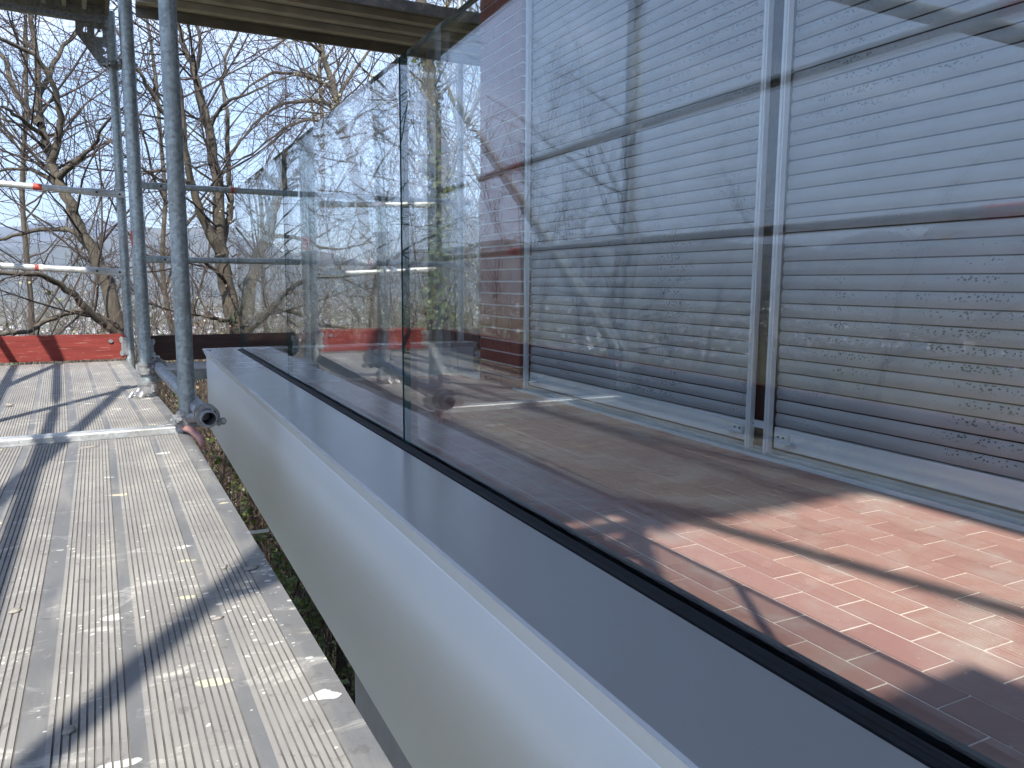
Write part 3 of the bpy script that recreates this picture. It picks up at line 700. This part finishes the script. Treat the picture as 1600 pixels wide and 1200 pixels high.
# toe boards
def board(p0, p1, h, mat, label, plates=True, group='toe boards'):
    p0, p1 = V(p0), V(p1); u = (p1-p0).normalized(); c = (p0+p1)/2
    t = thing('toe_board', tuple(c), label, 'toe board', group)
    m = MB(); zz = V((0, 0, h/2)); ch = .022
    side = u.cross(V((0, 0, 1))).normalized()
    pr = [(0, ch), (ch, 0), (1, 0), (2, ch), (2, h-ch), (1, h), (ch, h), (0, h-ch)]; L_ = (p1-p0).length
    def mpt(a, b, o):
        a_ = a if a < .5 else (L_-ch if a == 1 else L_); return p0+u*a_+V((0, 0, b))+side*o
    k = m.add([mpt(a, b, -.015) for a, b in pr]); m.face([k+i for i in range(8)])
    k2 = m.add([mpt(a, b, .015) for a, b in pr]); m.face([k2+i for i in range(8)][::-1])
    for i in range(8): j = (i+1) % 8; n = m.add([m.v[k+i], m.v[k+j], m.v[k2+j], m.v[k2+i]]); m.face([n, n+1, n+2, n+3][::-1])
    part('board', m, mat, t, .003)
    if plates:
        for pp, s_ in ((p0, 1), (p1, -1)):
            m = MB(); cc = pp+u*s_*.012+V((0, 0, h*.5)); m.beam(cc-V((0, 0, h*.36)), cc+V((0, 0, h*.36)), .040, .036, upv=side); pl = part('end_plate', m, GALVD, t, .002)
            for zz_ in (-.042, .042):
                q = cc+u*s_*.018+V((0, 0, zz_)); m = MB(); m.loft([q-side*.0215, q+side*.0215], [(.012, .020), (.012, .020)], 12); part('rivet_plate', m, GALV, pl)
    return t
board((-.80, 5.455, -.492), (.005, 5.462, -.492), .158, REDWOOD, 'red painted toe board with scuffed face across the far end of the deck')
mb = MB(); mb.loft([(-.055-.03, 5.440, -.378), (-.055-.03, 5.4365, -.378)], [(.013, .011)]*2, 14); solo('cap_nut', mb, GALVD, (-.085, 5.438, -.39), 'worn oval rivet near the right end of the red board', 'rivet')
board((.13, 5.560, -.522), (1.50, 5.555, -.522), .165, BROWNWOOD, 'dark brown weathered toe board behind the far end of the parapet')
board((1.55, 5.555, -.522), (2.9, 5.55, -.522), .165, BROWNWOOD, 'second dark brown toe board, behind the glass near the brick pier')
for (y0, y1, nm) in ((.03, 2.74, 'beside the foreground deck'), (2.86, 5.40, 'beside the far deck'), (-2.8, -.08, 'behind the camera')):
    board(S(-WD-.028, y0, .012), S(-WD-.028, y1, .012), .150, OUTWOOD, f'dark red outer toe board {nm}')
# crumbs, splinters and a dry leaf lying on the deck
def crumb(x, y, sx, sy, sz, rz, label, mat=CRUMB, z=ZD):
    m = MB(); r_ = random.Random(int(x*1000+y*77)); n = 9
    rg = []
    for lv, q in ((0, .8), (.45, 1.0), (.85, .6)):
        rg.append(m.add([(x+math.cos(rz)*sx*q*a*math.cos(t_)-math.sin(rz)*sy*q*a*math.sin(t_), y+math.sin(rz)*sx*q*a*math.cos(t_)+math.cos(rz)*sy*q*a*math.sin(t_), z+sz*lv*r_.uniform(.7, 1.2)) for t_ in [k*2*math.pi/n for k in range(n)] for a in [r_.uniform(.7, 1.2)]]))
    for i in range(2):
        for k in range(n): j = (k+1) % n; m.face([rg[i]+k, rg[i]+j, rg[i+1]+j, rg[i+1]+k], 0, True)
    m.face([rg[2]+k for k in range(n)], 0, True)
    solo('mortar_crumb', m, mat, (x, y, z), label, 'debris', 'debris on the deck')
CR = [(-.172, 1.33, .012, .008, .006, .3, 'flat grey flake lying in the long shadow at the left of the deck'),
 (.175, 1.36, .016, .008, .004, .5, 'dark flake at the deck edge inside the broad shadow'), (.133, 1.385, .012, .006, .004, 1.2, 'small dark flake left of the one at the deck edge'),
 (.10, 1.17, .010, .004, .004, .2, 'thin pale flake just below the broad shadow'), (-.12, 2.60, .028, .005, .006, .1, 'brown splinter beside the crossbar'),
 (-.08, .935, .009, .007, .006, .9, 'dark round crumb at the lower left in the shadow'), (-.43, 3.62, .018, .010, .010, .2, 'dark brown crumb at the left edge of the far deck'), (-.02, 4.0, .012, .006, .006, .4, 'dark crumb in the middle of the far deck')]
for c_ in CR: crumb(*c_)

# ------------------------------------------------------------------ vegetation
TRACE = {
 'tree1': [
  ([ (0.01,9.60,-1.45),(-0.03,9.65,-0.76),(-0.13,9.69,-0.15),(-0.19,9.74,0.09),(-0.35,9.78,0.47),(-0.47,9.83,0.83),(-0.56,9.88,1.05),(-0.60,9.92,1.21),(-0.64,9.97,1.39),(-0.70,10.02,1.70),(-0.70,10.06,2.11),(-0.72,10.11,2.59),(-0.73,10.15,3.12),(-0.73,10.20,3.59) ],0.12,0.02),
  ([ (-0.61,9.90,1.28),(-0.53,9.80,1.52),(-0.50,9.70,1.70),(-0.51,9.60,1.94),(-0.59,9.50,2.13),(-0.72,9.40,2.28),(-0.89,9.30,2.31),(-1.18,9.20,2.40) ],0.05,0.02),
  ([ (-0.70,9.95,1.66),(-0.84,10.12,1.88),(-0.95,10.29,2.10),(-1.03,10.46,2.40),(-1.17,10.63,2.66),(-1.31,10.80,3.03) ],0.05,0.02),
  ([ (-0.66,9.90,1.52),(-0.81,9.68,1.63),(-0.92,9.45,1.69),(-1.08,9.22,1.71),(-1.29,9.00,1.87) ],0.035,0.012),
  ([ (-0.06,9.60,-0.61),(-0.27,9.43,-0.39),(-0.46,9.27,-0.16),(-0.61,9.10,-0.02),(-0.76,8.93,0.06),(-1.03,8.77,0.07),(-1.30,8.60,0.13) ],0.06,0.02),
  ([ (-0.08,9.60,-0.51),(-0.33,9.50,-0.34),(-0.51,9.40,-0.34),(-0.71,9.30,-0.41),(-0.88,9.20,-0.51),(-1.11,9.10,-0.54),(-1.42,9.00,-0.57) ],0.045,0.02),
  ([ (-0.31,9.80,0.42),(-0.44,10.00,0.54),(-0.68,10.20,0.57),(-0.98,10.40,0.52),(-1.29,10.60,0.45),(-1.61,10.80,0.47) ],0.045,0.015),
  ([ (-0.57,9.90,1.09),(-0.46,9.73,1.20),(-0.30,9.57,1.33),(-0.20,9.40,1.40) ],0.05,0.02),
  ([ (-0.52,9.90,0.96),(-0.76,10.07,1.17),(-0.95,10.23,1.21),(-1.27,10.40,1.19) ],0.04,0.012),
  ([ (-0.71,10.10,1.99),(-0.55,10.32,2.39),(-0.38,10.55,2.75),(-0.11,10.78,3.14),(0.19,11.00,3.69) ],0.04,0.012),
 ],
 'tree2': [
  ([ (1.32,10.40,-1.66),(1.27,10.44,-0.74),(1.22,10.49,-0.33),(1.17,10.53,0.08),(1.14,10.57,0.36),(1.13,10.61,0.72),(1.15,10.66,1.13),(1.12,10.70,1.53),(1.08,10.74,1.92),(1.02,10.79,2.22),(0.95,10.83,2.61),(0.88,10.87,2.84),(0.81,10.91,3.09),(0.72,10.96,3.54),(0.63,11.00,3.99) ],0.155,0.02),
  ([ (1.14,10.50,0.32),(1.00,10.44,0.58),(0.90,10.38,0.85),(0.83,10.31,1.09),(0.77,10.25,1.44),(0.74,10.19,1.87),(0.71,10.12,2.36),(0.66,10.06,2.77),(0.63,10.00,3.37) ],0.085,0.02),
  ([ (1.17,10.60,0.44),(1.26,10.69,0.73),(1.32,10.78,1.03),(1.33,10.87,1.32),(1.33,10.96,1.66),(1.35,11.04,2.20),(1.32,11.13,2.52),(1.38,11.22,2.93),(1.57,11.31,3.39),(1.67,11.40,4.00) ],0.06,0.015),
  ([ (0.96,10.80,2.61),(1.04,10.87,2.90),(1.03,10.93,3.21),(1.10,11.00,3.70) ],0.04,0.015),
  ([ (0.77,10.20,1.69),(0.66,10.10,1.81),(0.54,10.00,1.89),(0.43,9.90,2.06),(0.32,9.80,2.23),(0.21,9.70,2.38),(0.13,9.60,2.57) ],0.05,0.015),
  ([ (1.10,10.80,1.90),(1.19,10.64,2.14),(1.32,10.48,2.23),(1.44,10.32,2.27),(1.66,10.16,2.35),(1.94,10.00,2.48) ],0.035,0.01),
  ([ (0.82,10.30,1.15),(0.60,10.13,1.27),(0.39,9.97,1.25),(0.22,9.80,1.20) ],0.04,0.012),
  ([ (1.17,10.40,-0.01),(0.98,10.13,0.19),(0.75,9.87,0.25),(0.52,9.60,0.14) ],0.04,0.012),
  ([ (1.21,10.40,-0.49),(1.06,10.13,-0.48),(0.86,9.87,-0.42),(0.63,9.60,-0.37) ],0.04,0.012),
 ],
 'tree3': [
  ([ (3.55,11.50,-1.98),(3.48,11.54,-0.78),(3.41,11.58,0.01),(3.34,11.62,0.68),(3.26,11.67,1.38),(3.15,11.71,1.91),(3.04,11.75,2.37),(2.99,11.79,2.60),(2.92,11.83,2.97),(2.83,11.88,3.33),(2.77,11.92,3.65),(2.68,11.96,4.09),(2.57,12.00,4.61) ],0.15,0.02),
  ([ (3.01,11.80,2.54),(2.74,11.56,2.57),(2.37,11.32,2.50),(2.02,11.08,2.36),(1.72,10.84,2.12),(1.48,10.60,1.82) ],0.05,0.012),
  ([ (2.94,11.80,2.83),(2.53,11.60,2.93),(2.13,11.40,2.89),(1.84,11.20,2.72),(1.55,11.00,2.46) ],0.05,0.012),
  ([ (3.09,11.70,2.09),(2.76,11.47,2.29),(2.34,11.25,2.21),(1.95,11.03,1.97),(1.62,10.80,1.66) ],0.04,0.012),
  ([ (2.84,11.90,3.34),(2.50,11.60,3.42),(2.21,11.30,3.31),(1.94,11.00,3.07) ],0.035,0.012),
  ([ (2.99,11.80,2.60),(3.20,12.05,3.00),(3.53,12.30,3.43),(3.87,12.55,3.88),(4.17,12.80,4.49) ],0.045,0.012),
  ([ (3.16,11.70,1.86),(3.50,11.92,2.21),(3.93,12.15,2.43),(4.44,12.38,2.61),(4.98,12.60,2.60) ],0.05,0.012),
  ([ (4.33,13.00,3.03),(3.94,12.80,3.30),(3.56,12.60,3.46),(3.26,12.40,3.73) ],0.035,0.012),
 ],
 'ivy': [
  ([ (3.23,8.60,-1.52),(3.35,8.63,-0.60),(3.41,8.66,0.16),(3.45,8.69,0.84),(3.44,8.72,1.35),(3.39,8.75,1.73),(3.33,8.78,2.05),(3.31,8.81,2.45),(3.29,8.84,2.81),(3.28,8.87,3.10),(3.23,8.90,3.59) ],0.16,0.07),
  ([ (3.45,8.70,0.84),(3.30,8.56,1.19),(3.16,8.42,1.34),(3.01,8.28,1.41),(2.85,8.14,1.41),(2.62,8.00,1.44) ],0.05,0.015),
  ([ (3.48,8.80,1.36),(3.77,9.00,1.72),(4.03,9.20,2.09),(4.25,9.40,2.47),(4.57,9.60,3.19) ],0.06,0.02),
  ([ (3.32,8.90,2.83),(3.63,9.15,3.24),(3.99,9.40,3.74) ],0.06,0.02),
  ([ (3.47,8.75,1.07),(3.56,8.57,1.39),(3.57,8.38,1.58),(3.63,8.20,1.62) ],0.035,0.01),
 ],
}
def smooth_path(pts, sub=3):
    P = [V(p) for p in pts]; out_ = []
    for i in range(len(P)-1):
        p0, p1, p2, p3 = P[max(i-1, 0)], P[i], P[i+1], P[min(i+2, len(P)-1)]
        for k in range(sub):
            t = k/sub; out_.append(.5*((2*p1)+(p2-p0)*t+(2*p0-5*p1+4*p2-p3)*t*t+(3*p1-p0-3*p2+p3)*t**3))
    out_.append(P[-1]); return out_
def rdir(d, r_, lo, hi):
    q = V((r_.gauss(0, 1), r_.gauss(0, 1), r_.gauss(0, 1))); a = (q-d*q.dot(d)).normalized(); th = rad(r_.uniform(lo, hi))
    return (d*math.cos(th)+a*math.sin(th)).normalized()
def grow(B, p, d, L_, r0, lvl, maxl, r_, dens, jit=.16, trop=.05, rmin=.0022):
    n = max(3, min(8, int(L_/.16))); st = L_/n; pts = [p.copy()]; rr = [r0]; dd = d.copy()
    for i in range(n):
        dd = (dd+V((r_.gauss(0, jit), r_.gauss(0, jit), r_.gauss(0, jit)+trop))).normalized()
        p = p+dd*st; pts.append(p); rr.append(max(rmin, r0*(1-.75*(i+1)/n)))
    B[min(lvl, 2)].append((pts, rr))
    if lvl < maxl:
        nc = max(1, int(dens[lvl]*L_+r_.random()))
        for c in range(nc):
            t = r_.uniform(.18, .98)*n; i = min(n-1, int(t)); f = t-i; q = pts[i].lerp(pts[i+1], f)
            ad = (pts[i+1]-pts[i]).normalized(); cd_ = rdir(ad, r_, 28, 68)
            grow(B, q, cd_, L_*r_.uniform(.28, .55)*(1.15-.5*t/n), max(rmin, rr[i]*.58), lvl+1, maxl, r_, dens, jit*1.1, trop, rmin)
def tubes(mb, paths, n, mat=0):
    cs = [(math.cos(k*2*math.pi/n), math.sin(k*2*math.pi/n)) for k in range(n)]
    for pts, rr in paths:
        prev = None; m = len(pts)
        for i, p in enumerate(pts):
            d = (pts[i+1 if i+1 < m else i]-pts[i-1 if i else 0])
            q = V((.31, .95, .05)) if abs(d.y) < .8*d.length else V((1, 0, .1))
            a = d.cross(q).normalized(); b = a.cross(d).normalized(); r0 = rr[i]
            k = len(mb.v)
            for c, s in cs: mb.v.append(tuple(p+a*(c*r0)+b*(s*r0)))
            if prev is not None:
                for t in range(n):
                    u = t+1 if t+1 < n else 0; mb.f.append((prev+t, prev+u, k+u, k+t))
                    mb.m.append(mat); mb.s.append(True)
            prev = k
def leaves(mb, paths, count, size, r_, mat=0, lo=.3):
    for _ in range(count):
        pts, rr = r_.choice(paths); i = r_.randrange(max(1, int(len(pts)*lo)), len(pts)); p = pts[i]+V((r_.gauss(0, .012), r_.gauss(0, .012), r_.gauss(0, .012)))
        d = V((r_.gauss(0, 1), r_.gauss(0, 1), r_.gauss(.3, .8))).normalized(); a = rdir(d, r_, 80, 100); s_ = size*r_.uniform(.6, 1.4); w_ = s_*.36
        nn = d.cross(a)
        k = mb.add([p, p+d*s_*.5+a*w_+nn*s_*.06, p+d*s_, p+d*s_*.5-a*w_+nn*s_*.06]); mb.face((k, k+1, k+2), mat); mb.face((k, k+2, k+3), mat)
def tree_parts(t, B, leafspec=None, r_=None, bark=BARK, twig=TWIG):
    o = ORG[t.name]
    m = MB(); tubes(m, B[0], 10); part('trunk', m, bark, t)
    m = MB(); tubes(m, B[1], 5); part('branches', m, twig, t)
    m = MB(); tubes(m, B[2], 3); tw = part('twigs', m, twig, t)
    if leafspec:
        cnt, size, mat = leafspec; m = MB(); leaves(m, B[2]+B[1], cnt, size, r_); part('leaves', m, mat, t)
def traced(key, label, seed, dens, leafspec=None, lb=(1.0, 2.5), grp='bare trees beyond the scaffold', ivy=None, twig=TWIG):
    r_ = random.Random(seed); B = ([], [], []); L_ = TRACE[key]; first = L_[0][0][0]; gz = ground_z(first[0], first[1])
    base = (first[0]+.25, first[1]+.1, gz)
    t = thing('tree', base, label, 'tree', grp)
    for li, (pts, r0, r1) in enumerate(L_):
        pts = list(pts); sp = smooth_path(pts); n = len(sp)
        rr = [(r0+(r1-r0)*(i/(n-1))**.8)*.82 for i in range(n)]
        if li == 0:
            sp = [V((base[0], base[1], gz-.2)), V((base[0]-.06, base[1]-.02, gz+1.0))]+sp; rr = [r0*1.6, r0*1.2]+rr
        for i in range(1, n-1): sp[i] = sp[i]+V((r_.gauss(0, .010), r_.gauss(0, .02), r_.gauss(0, .008)))
        B[0].append((sp, rr))
        tot = sum((sp[i+1]-sp[i]).length for i in range(len(sp)-1))
        for c in range(int(tot*dens[0])):
            i = r_.randrange(len(sp)//4 if li == 0 else 1, len(sp)-1); q = sp[i].lerp(sp[i+1], r_.random())
            if q.z < -1.5: continue
            d = rdir((sp[i+1]-sp[i]).normalized(), r_, 35, 80)
            grow(B, q, d, r_.uniform(*lb), min(.015, rr[i]*.40), 1, 3, r_, dens, .085, .02)
        grow(B, sp[-1], (sp[-1]-sp[-2]).normalized(), 1.3, r1, 1, 3, r_, dens)
    tree_parts(t, B, leafspec, r_, twig=twig)
    if ivy:
        sp, rr = B[0][0]; m = MB(); k = 0
        for _ in range(ivy):
            i = r_.randrange(2, len(sp)-8); p = sp[i].lerp(sp[i+1], r_.random())
            if r_.random() < sm(.3, 1.8, p.z)*.92: continue
            a = r_.uniform(0, 6.28); rad_ = rr[i]+abs(r_.gauss(.03, .09)); c = p+V((math.cos(a)*rad_, math.sin(a)*rad_, r_.gauss(0, .05)))
            n_ = V((math.cos(a)+r_.gauss(0, .4), math.sin(a)+r_.gauss(0, .4), r_.gauss(.3, .4))).normalized(); e = rdir(n_, r_, 85, 95); f = n_.cross(e); s_ = r_.uniform(.025, .05)
            q = m.add([c-e*s_, c-f*s_*.9-e*s_*.3, c+e*s_*.9+n_*.01, c+f*s_*.9-e*s_*.3]); m.face((q, q+1, q+2)); m.face((q, q+2, q+3))
        part('ivy', m, IVY, t)
    return t
D1 = (2.7, 3.8, 4.8, 4)
traced('tree1', 'bare tree at the left, its crooked trunk leaning behind the scaffold uprights', 11, D1)
traced('tree2', 'bare tree with three rising limbs directly behind the nearest upright', 12, D1)
traced('tree3', 'bare leaning tree seen partly through the far glass panel', 13, D1)
traced('ivy', 'ivy covered tree with thick trunk, just right of the wide teal joint', 14, (3.0, 4.2, 5, 4), (6500, .022, BUD), (.8, 1.7), ivy=3800)

def free_tree(x, y, top, label, seed, r0=.13, dens=(1.5, 2.6, 3.2, 3), lean=(0, 0), leafspec=None, grp='bare trees beyond the scaffold', limbs=6):
    r_ = random.Random(seed); gz = ground_z(x, y); t = thing('tree', (x, y, gz), label, 'tree', grp); B = ([], [], [])
    n = 12; pts, rr = [], []; p = V((x, y, gz-.2)); H = top-gz
    for i in range(n+1):
        pts.append(p.copy()); rr.append(r0*(1-.8*i/n)+.01); p = p+V((lean[0]*H/n+r_.gauss(0, .10), lean[1]*H/n+r_.gauss(0, .10), H/n))
    B[0].append((smooth_path(pts, 2), [rr[min(n, (i+1)//2)] for i in range(2*n+1)]))
    src = B[0][0]
    for k in range(limbs):
        i = r_.randrange(8, 20); d = rdir(V((0, 0, 1)), r_, 22, 50); L_ = H*r_.uniform(.22, .42); q = src[0][i].copy(); lp = [q.copy()]; lr = [src[1][i]*.6]
        for j in range(9): d = (d+V((r_.gauss(0, .12), r_.gauss(0, .12), r_.gauss(.03, .1)))).normalized(); q = q+d*L_/9; lp.append(q.copy()); lr.append(max(.008, src[1][i]*.6*(1-.85*(j+1)/9)))
        B[0].append((lp, lr))
    for sp, rr in list(B[0]):
        tot = sum((sp[i+1]-sp[i]).length for i in range(len(sp)-1))
        for c in range(int(tot*dens[0])):
            i = r_.randrange(len(sp)//3 if sp is src[0] else 1, len(sp)-1); q = sp[i].lerp(sp[i+1], r_.random())
            grow(B, q, rdir((sp[i+1]-sp[i]).normalized(), r_, 35, 75), r_.uniform(1.0, 2.4), min(.02, rr[i]*.5), 1, 3, r_, dens, .13, .04, .003)
    tree_parts(t, B, leafspec, r_)
free_tree(-4.6, 19.5, 6.5, 'slender bare tree in the background at the far left', 31, .08)
free_tree(-1.9, 18.5, 7.5, 'bare background tree between the left tree and the scaffold uprights', 32, .08)
free_tree(1.4, 19.0, 7.0, 'bare background tree behind the three limbed tree', 33, .08)
free_tree(4.4, 19.5, 8.0, 'bare background tree behind the overhead deck end', 34, .10)
free_tree(7.6, 15.5, 7.5, 'budding background tree behind the brick pier', 35, .15, leafspec=(3500, .024, BUD))
free_tree(5.6, 12.2, 6.8, 'pale budding tree behind the ivy covered trunk', 36, .11, leafspec=(4200, .024, BUD))

def shrub(x, y, top, rad_, stems, label, seed, leafspec=None, cat='shrub', grp='shrubs below the scaffold', twig=TWIGR, rmin=.0028, dens=(0, 2.6, 3.2, 3), spread=22, r0=.016, name='shrub', sides=True):
    r_ = random.Random(seed); gz = ground_z(x, y); t = thing(name, (x, y, gz), label, cat, grp); B = ([], [], []); H = top-gz
    for k in range(stems):
        a = r_.uniform(0, 6.28); q = V((x+math.cos(a)*rad_*r_.random()*.6, y+math.sin(a)*rad_*r_.random()*.6, gz-.1))
        d = V((math.cos(a)*math.tan(rad(r_.uniform(0, spread))), math.sin(a)*math.tan(rad(r_.uniform(0, spread))), 1)).normalized(); L_ = H*r_.uniform(.62, 1.0); n = 7
        pts, rr = [q.copy()], [r0*r_.uniform(.7, 1.3)]
        for i in range(n): d = (d+V((r_.gauss(0, .09), r_.gauss(0, .09), .03))).normalized(); q = q+d*L_/n; pts.append(q.copy()); rr.append(max(rmin, rr[0]*(1-.85*(i+1)/n)))
        B[1].append((pts, rr))
        for c in range(int(L_*dens[1])):
            i = r_.randrange(2, n); z = pts[i].lerp(pts[i+1], r_.random())
            grow(B, z, rdir((pts[i+1]-pts[i]).normalized(), r_, 25, 60), L_*r_.uniform(.10, .24), rr[i]*.6, 2, 3, r_, dens, .14, .05, rmin)
    m = MB(); tubes(m, B[1], 4); part('stems', m, twig, t)
    m = MB(); tubes(m, B[2], 3); part('twigs', m, twig, t)
    if leafspec:
        cnt, size, mat = leafspec; m = MB(); leaves(m, B[2]+B[1], cnt, size, r_, lo=.35); part('leaves', m, mat, t)
BR = 'brown brushwood beyond the toe boards'
for i, (x, y, top, ra, st, lab) in enumerate((
    (-3.2, 11.5, 0, 1.2, 44, 'brown brushwood at the far left above the red board'), (-1.3, 13.0, .3, 1.4, 52, 'brown brushwood behind the lower end guard rail'),
    (.1, 10.8, .1, 1.1, 50, 'brown brushwood directly behind the far uprights'), (1.2, 12.4, .5, 1.4, 60, 'reddish brushwood between the nearest upright and the big trunk'),
    (2.3, 10.6, .2, 1.1, 50, 'brushwood seen through the farthest glass panel'), (3.3, 13.0, .8, 1.4, 34, 'tall brushwood behind the middle glass panel'),
    (-2.3, 9.8, -.05, 1.0, 40, 'nearer brushwood behind the red board at the left'), (.95, 9.7, .05, 1.0, 40, 'nearer brushwood left of the big trunk foot'))):
    shrub(x, y, top, ra, st, lab, 50+i, (700, .040, DRYL if i % 2 else BUD), grp=BR, twig=TWIGR if i % 2 else TWIG)
G2 = 'budding shrubs near the ivy tree'
for i, (x, y, top, ra, st, n_, lab) in enumerate((
    (2.7, 8.3, 1.1, .7, 18, 1500, 'budding shrub just left of the ivy covered trunk'), (4.1, 8.7, 3.0, .9, 24, 3000, 'tall budding shrub between the ivy covered trunk and the brick pier'),
    (3.4, 10.2, 2.2, 1.0, 24, 2600, 'dense budding shrub behind the ivy covered trunk'), (5.0, 9.8, 3.4, 1.0, 24, 3000, 'tallest budding shrub, touching the brick pier edge'), (2.2, 9.2, .2, .8, 18, 1200, 'low budding shrub behind the middle glass panel'))):
    shrub(x, y, top, ra, st, lab, 70+i, (int(n_*1.5), .024, BUD), grp=G2, twig=TWIG, spread=16)
G3 = 'evergreen shrubs'
for i, (x, y, top, ra, st, n_, lab) in enumerate((
    (-1.55, 8.6, -.52, .7, 16, 2600, 'dark evergreen shrub peeping over the red board at the left'), (-.55, 9.4, -.62, .5, 12, 1500, 'small evergreen shrub beside the fallen branch'), (.55, 7.6, -1.05, .8, 18, 3600, 'leafy evergreen shrub in the gap left of the parapet end'),
    (1.3, 8.8, -.75, .7, 14, 2200, 'evergreen shrub behind the big trunk foot'), (3.1, 7.6, -.35, .8, 16, 3200, 'evergreen shrub behind the red board mirrored in the glass'), (1.0, 6.6, -2.4, .7, 14, 2600, 'low evergreen shrub deep in the gap below the deck'))):
    shrub(x, y, top, ra, st, lab, 90+i, (n_, .055, EVER), grp=G3, twig=TWIG)
G4 = 'saplings outside the scaffold'
for i, (x, y, top, ra, st, lab) in enumerate((
    (-2.8, 7.0, 2.7, .35, 7, 'upright sapling mirrored across the brick pier and left shutter'), (-3.3, 5.4, 1.1, .5, 9, 'bushy sapling mirrored in the middle of the left shutter'),
    (-3.7, 4.1, .55, .35, 5, 'small sapling mirrored at the gap between the shutters'), (-2.2, 7.9, 1.8, .3, 5, 'thin sapling mirrored beside the brick pier'))):
    shrub(x, y, top, ra, st, lab, 110+i, (130, .035, BUD), cat='sapling', grp=G4, twig=TWIG, spread=12, r0=.042 if i == 0 else .034, name='sapling', dens=(0, 2.6, 4.0, 3))
# a long fallen branch and leaf litter on the slope
mb = MB(); r_ = random.Random(5)
for _ in range(15000):
    a = r_.uniform(0, 6.28); rr_ = 2+14*r_.random()**.7; x, y = .8+rr_*math.cos(a)*.8, 6+rr_*math.sin(a)*.7; z = ground_z(x, y)+.02+abs(r_.gauss(0, .05))
    d = V((r_.gauss(0, 1), r_.gauss(0, 1), r_.gauss(0, .35))).normalized(); e = rdir(d, r_, 80, 100); s_ = r_.uniform(.03, .07); p = V((x, y, z))
    k = mb.add([p, p+d*s_*.5+e*s_*.35, p+d*s_, p+d*s_*.5-e*s_*.35]); g_ = 0 if r_.random() < .6 else 1; mb.face((k, k+1, k+2), g_); mb.face((k, k+2, k+3), g_)
tag(link('leaf_litter', mb.mesh('leaf_litter', [DRYL, EVER])), 'brown leaf litter and low ground cover on the slope under the scaffold', 'leaf litter', kind='stuff')

# ------------------------------------------------------------------ valley haze
mb = MB(); mb.box(-21500, 21500, -21500, 21500, -160, 2300)
hz = link('haze', mb.mesh('haze', bpy.data.materials.new('valley_haze'))); tag(hz, kind='stuff')
hm = hz.data.materials[0]; hm.use_nodes = True; nt = hm.node_tree; nt.nodes.clear()
pv = N(nt, 'ShaderNodeVolumePrincipled', inp={'Color': (.60, .73, 1.0, 1), 'Density': 7e-5, 'Anisotropy': .1}); o_ = N(nt, 'ShaderNodeOutputMaterial'); LK(nt, pv.outputs[0], o_.inputs['Volume'])
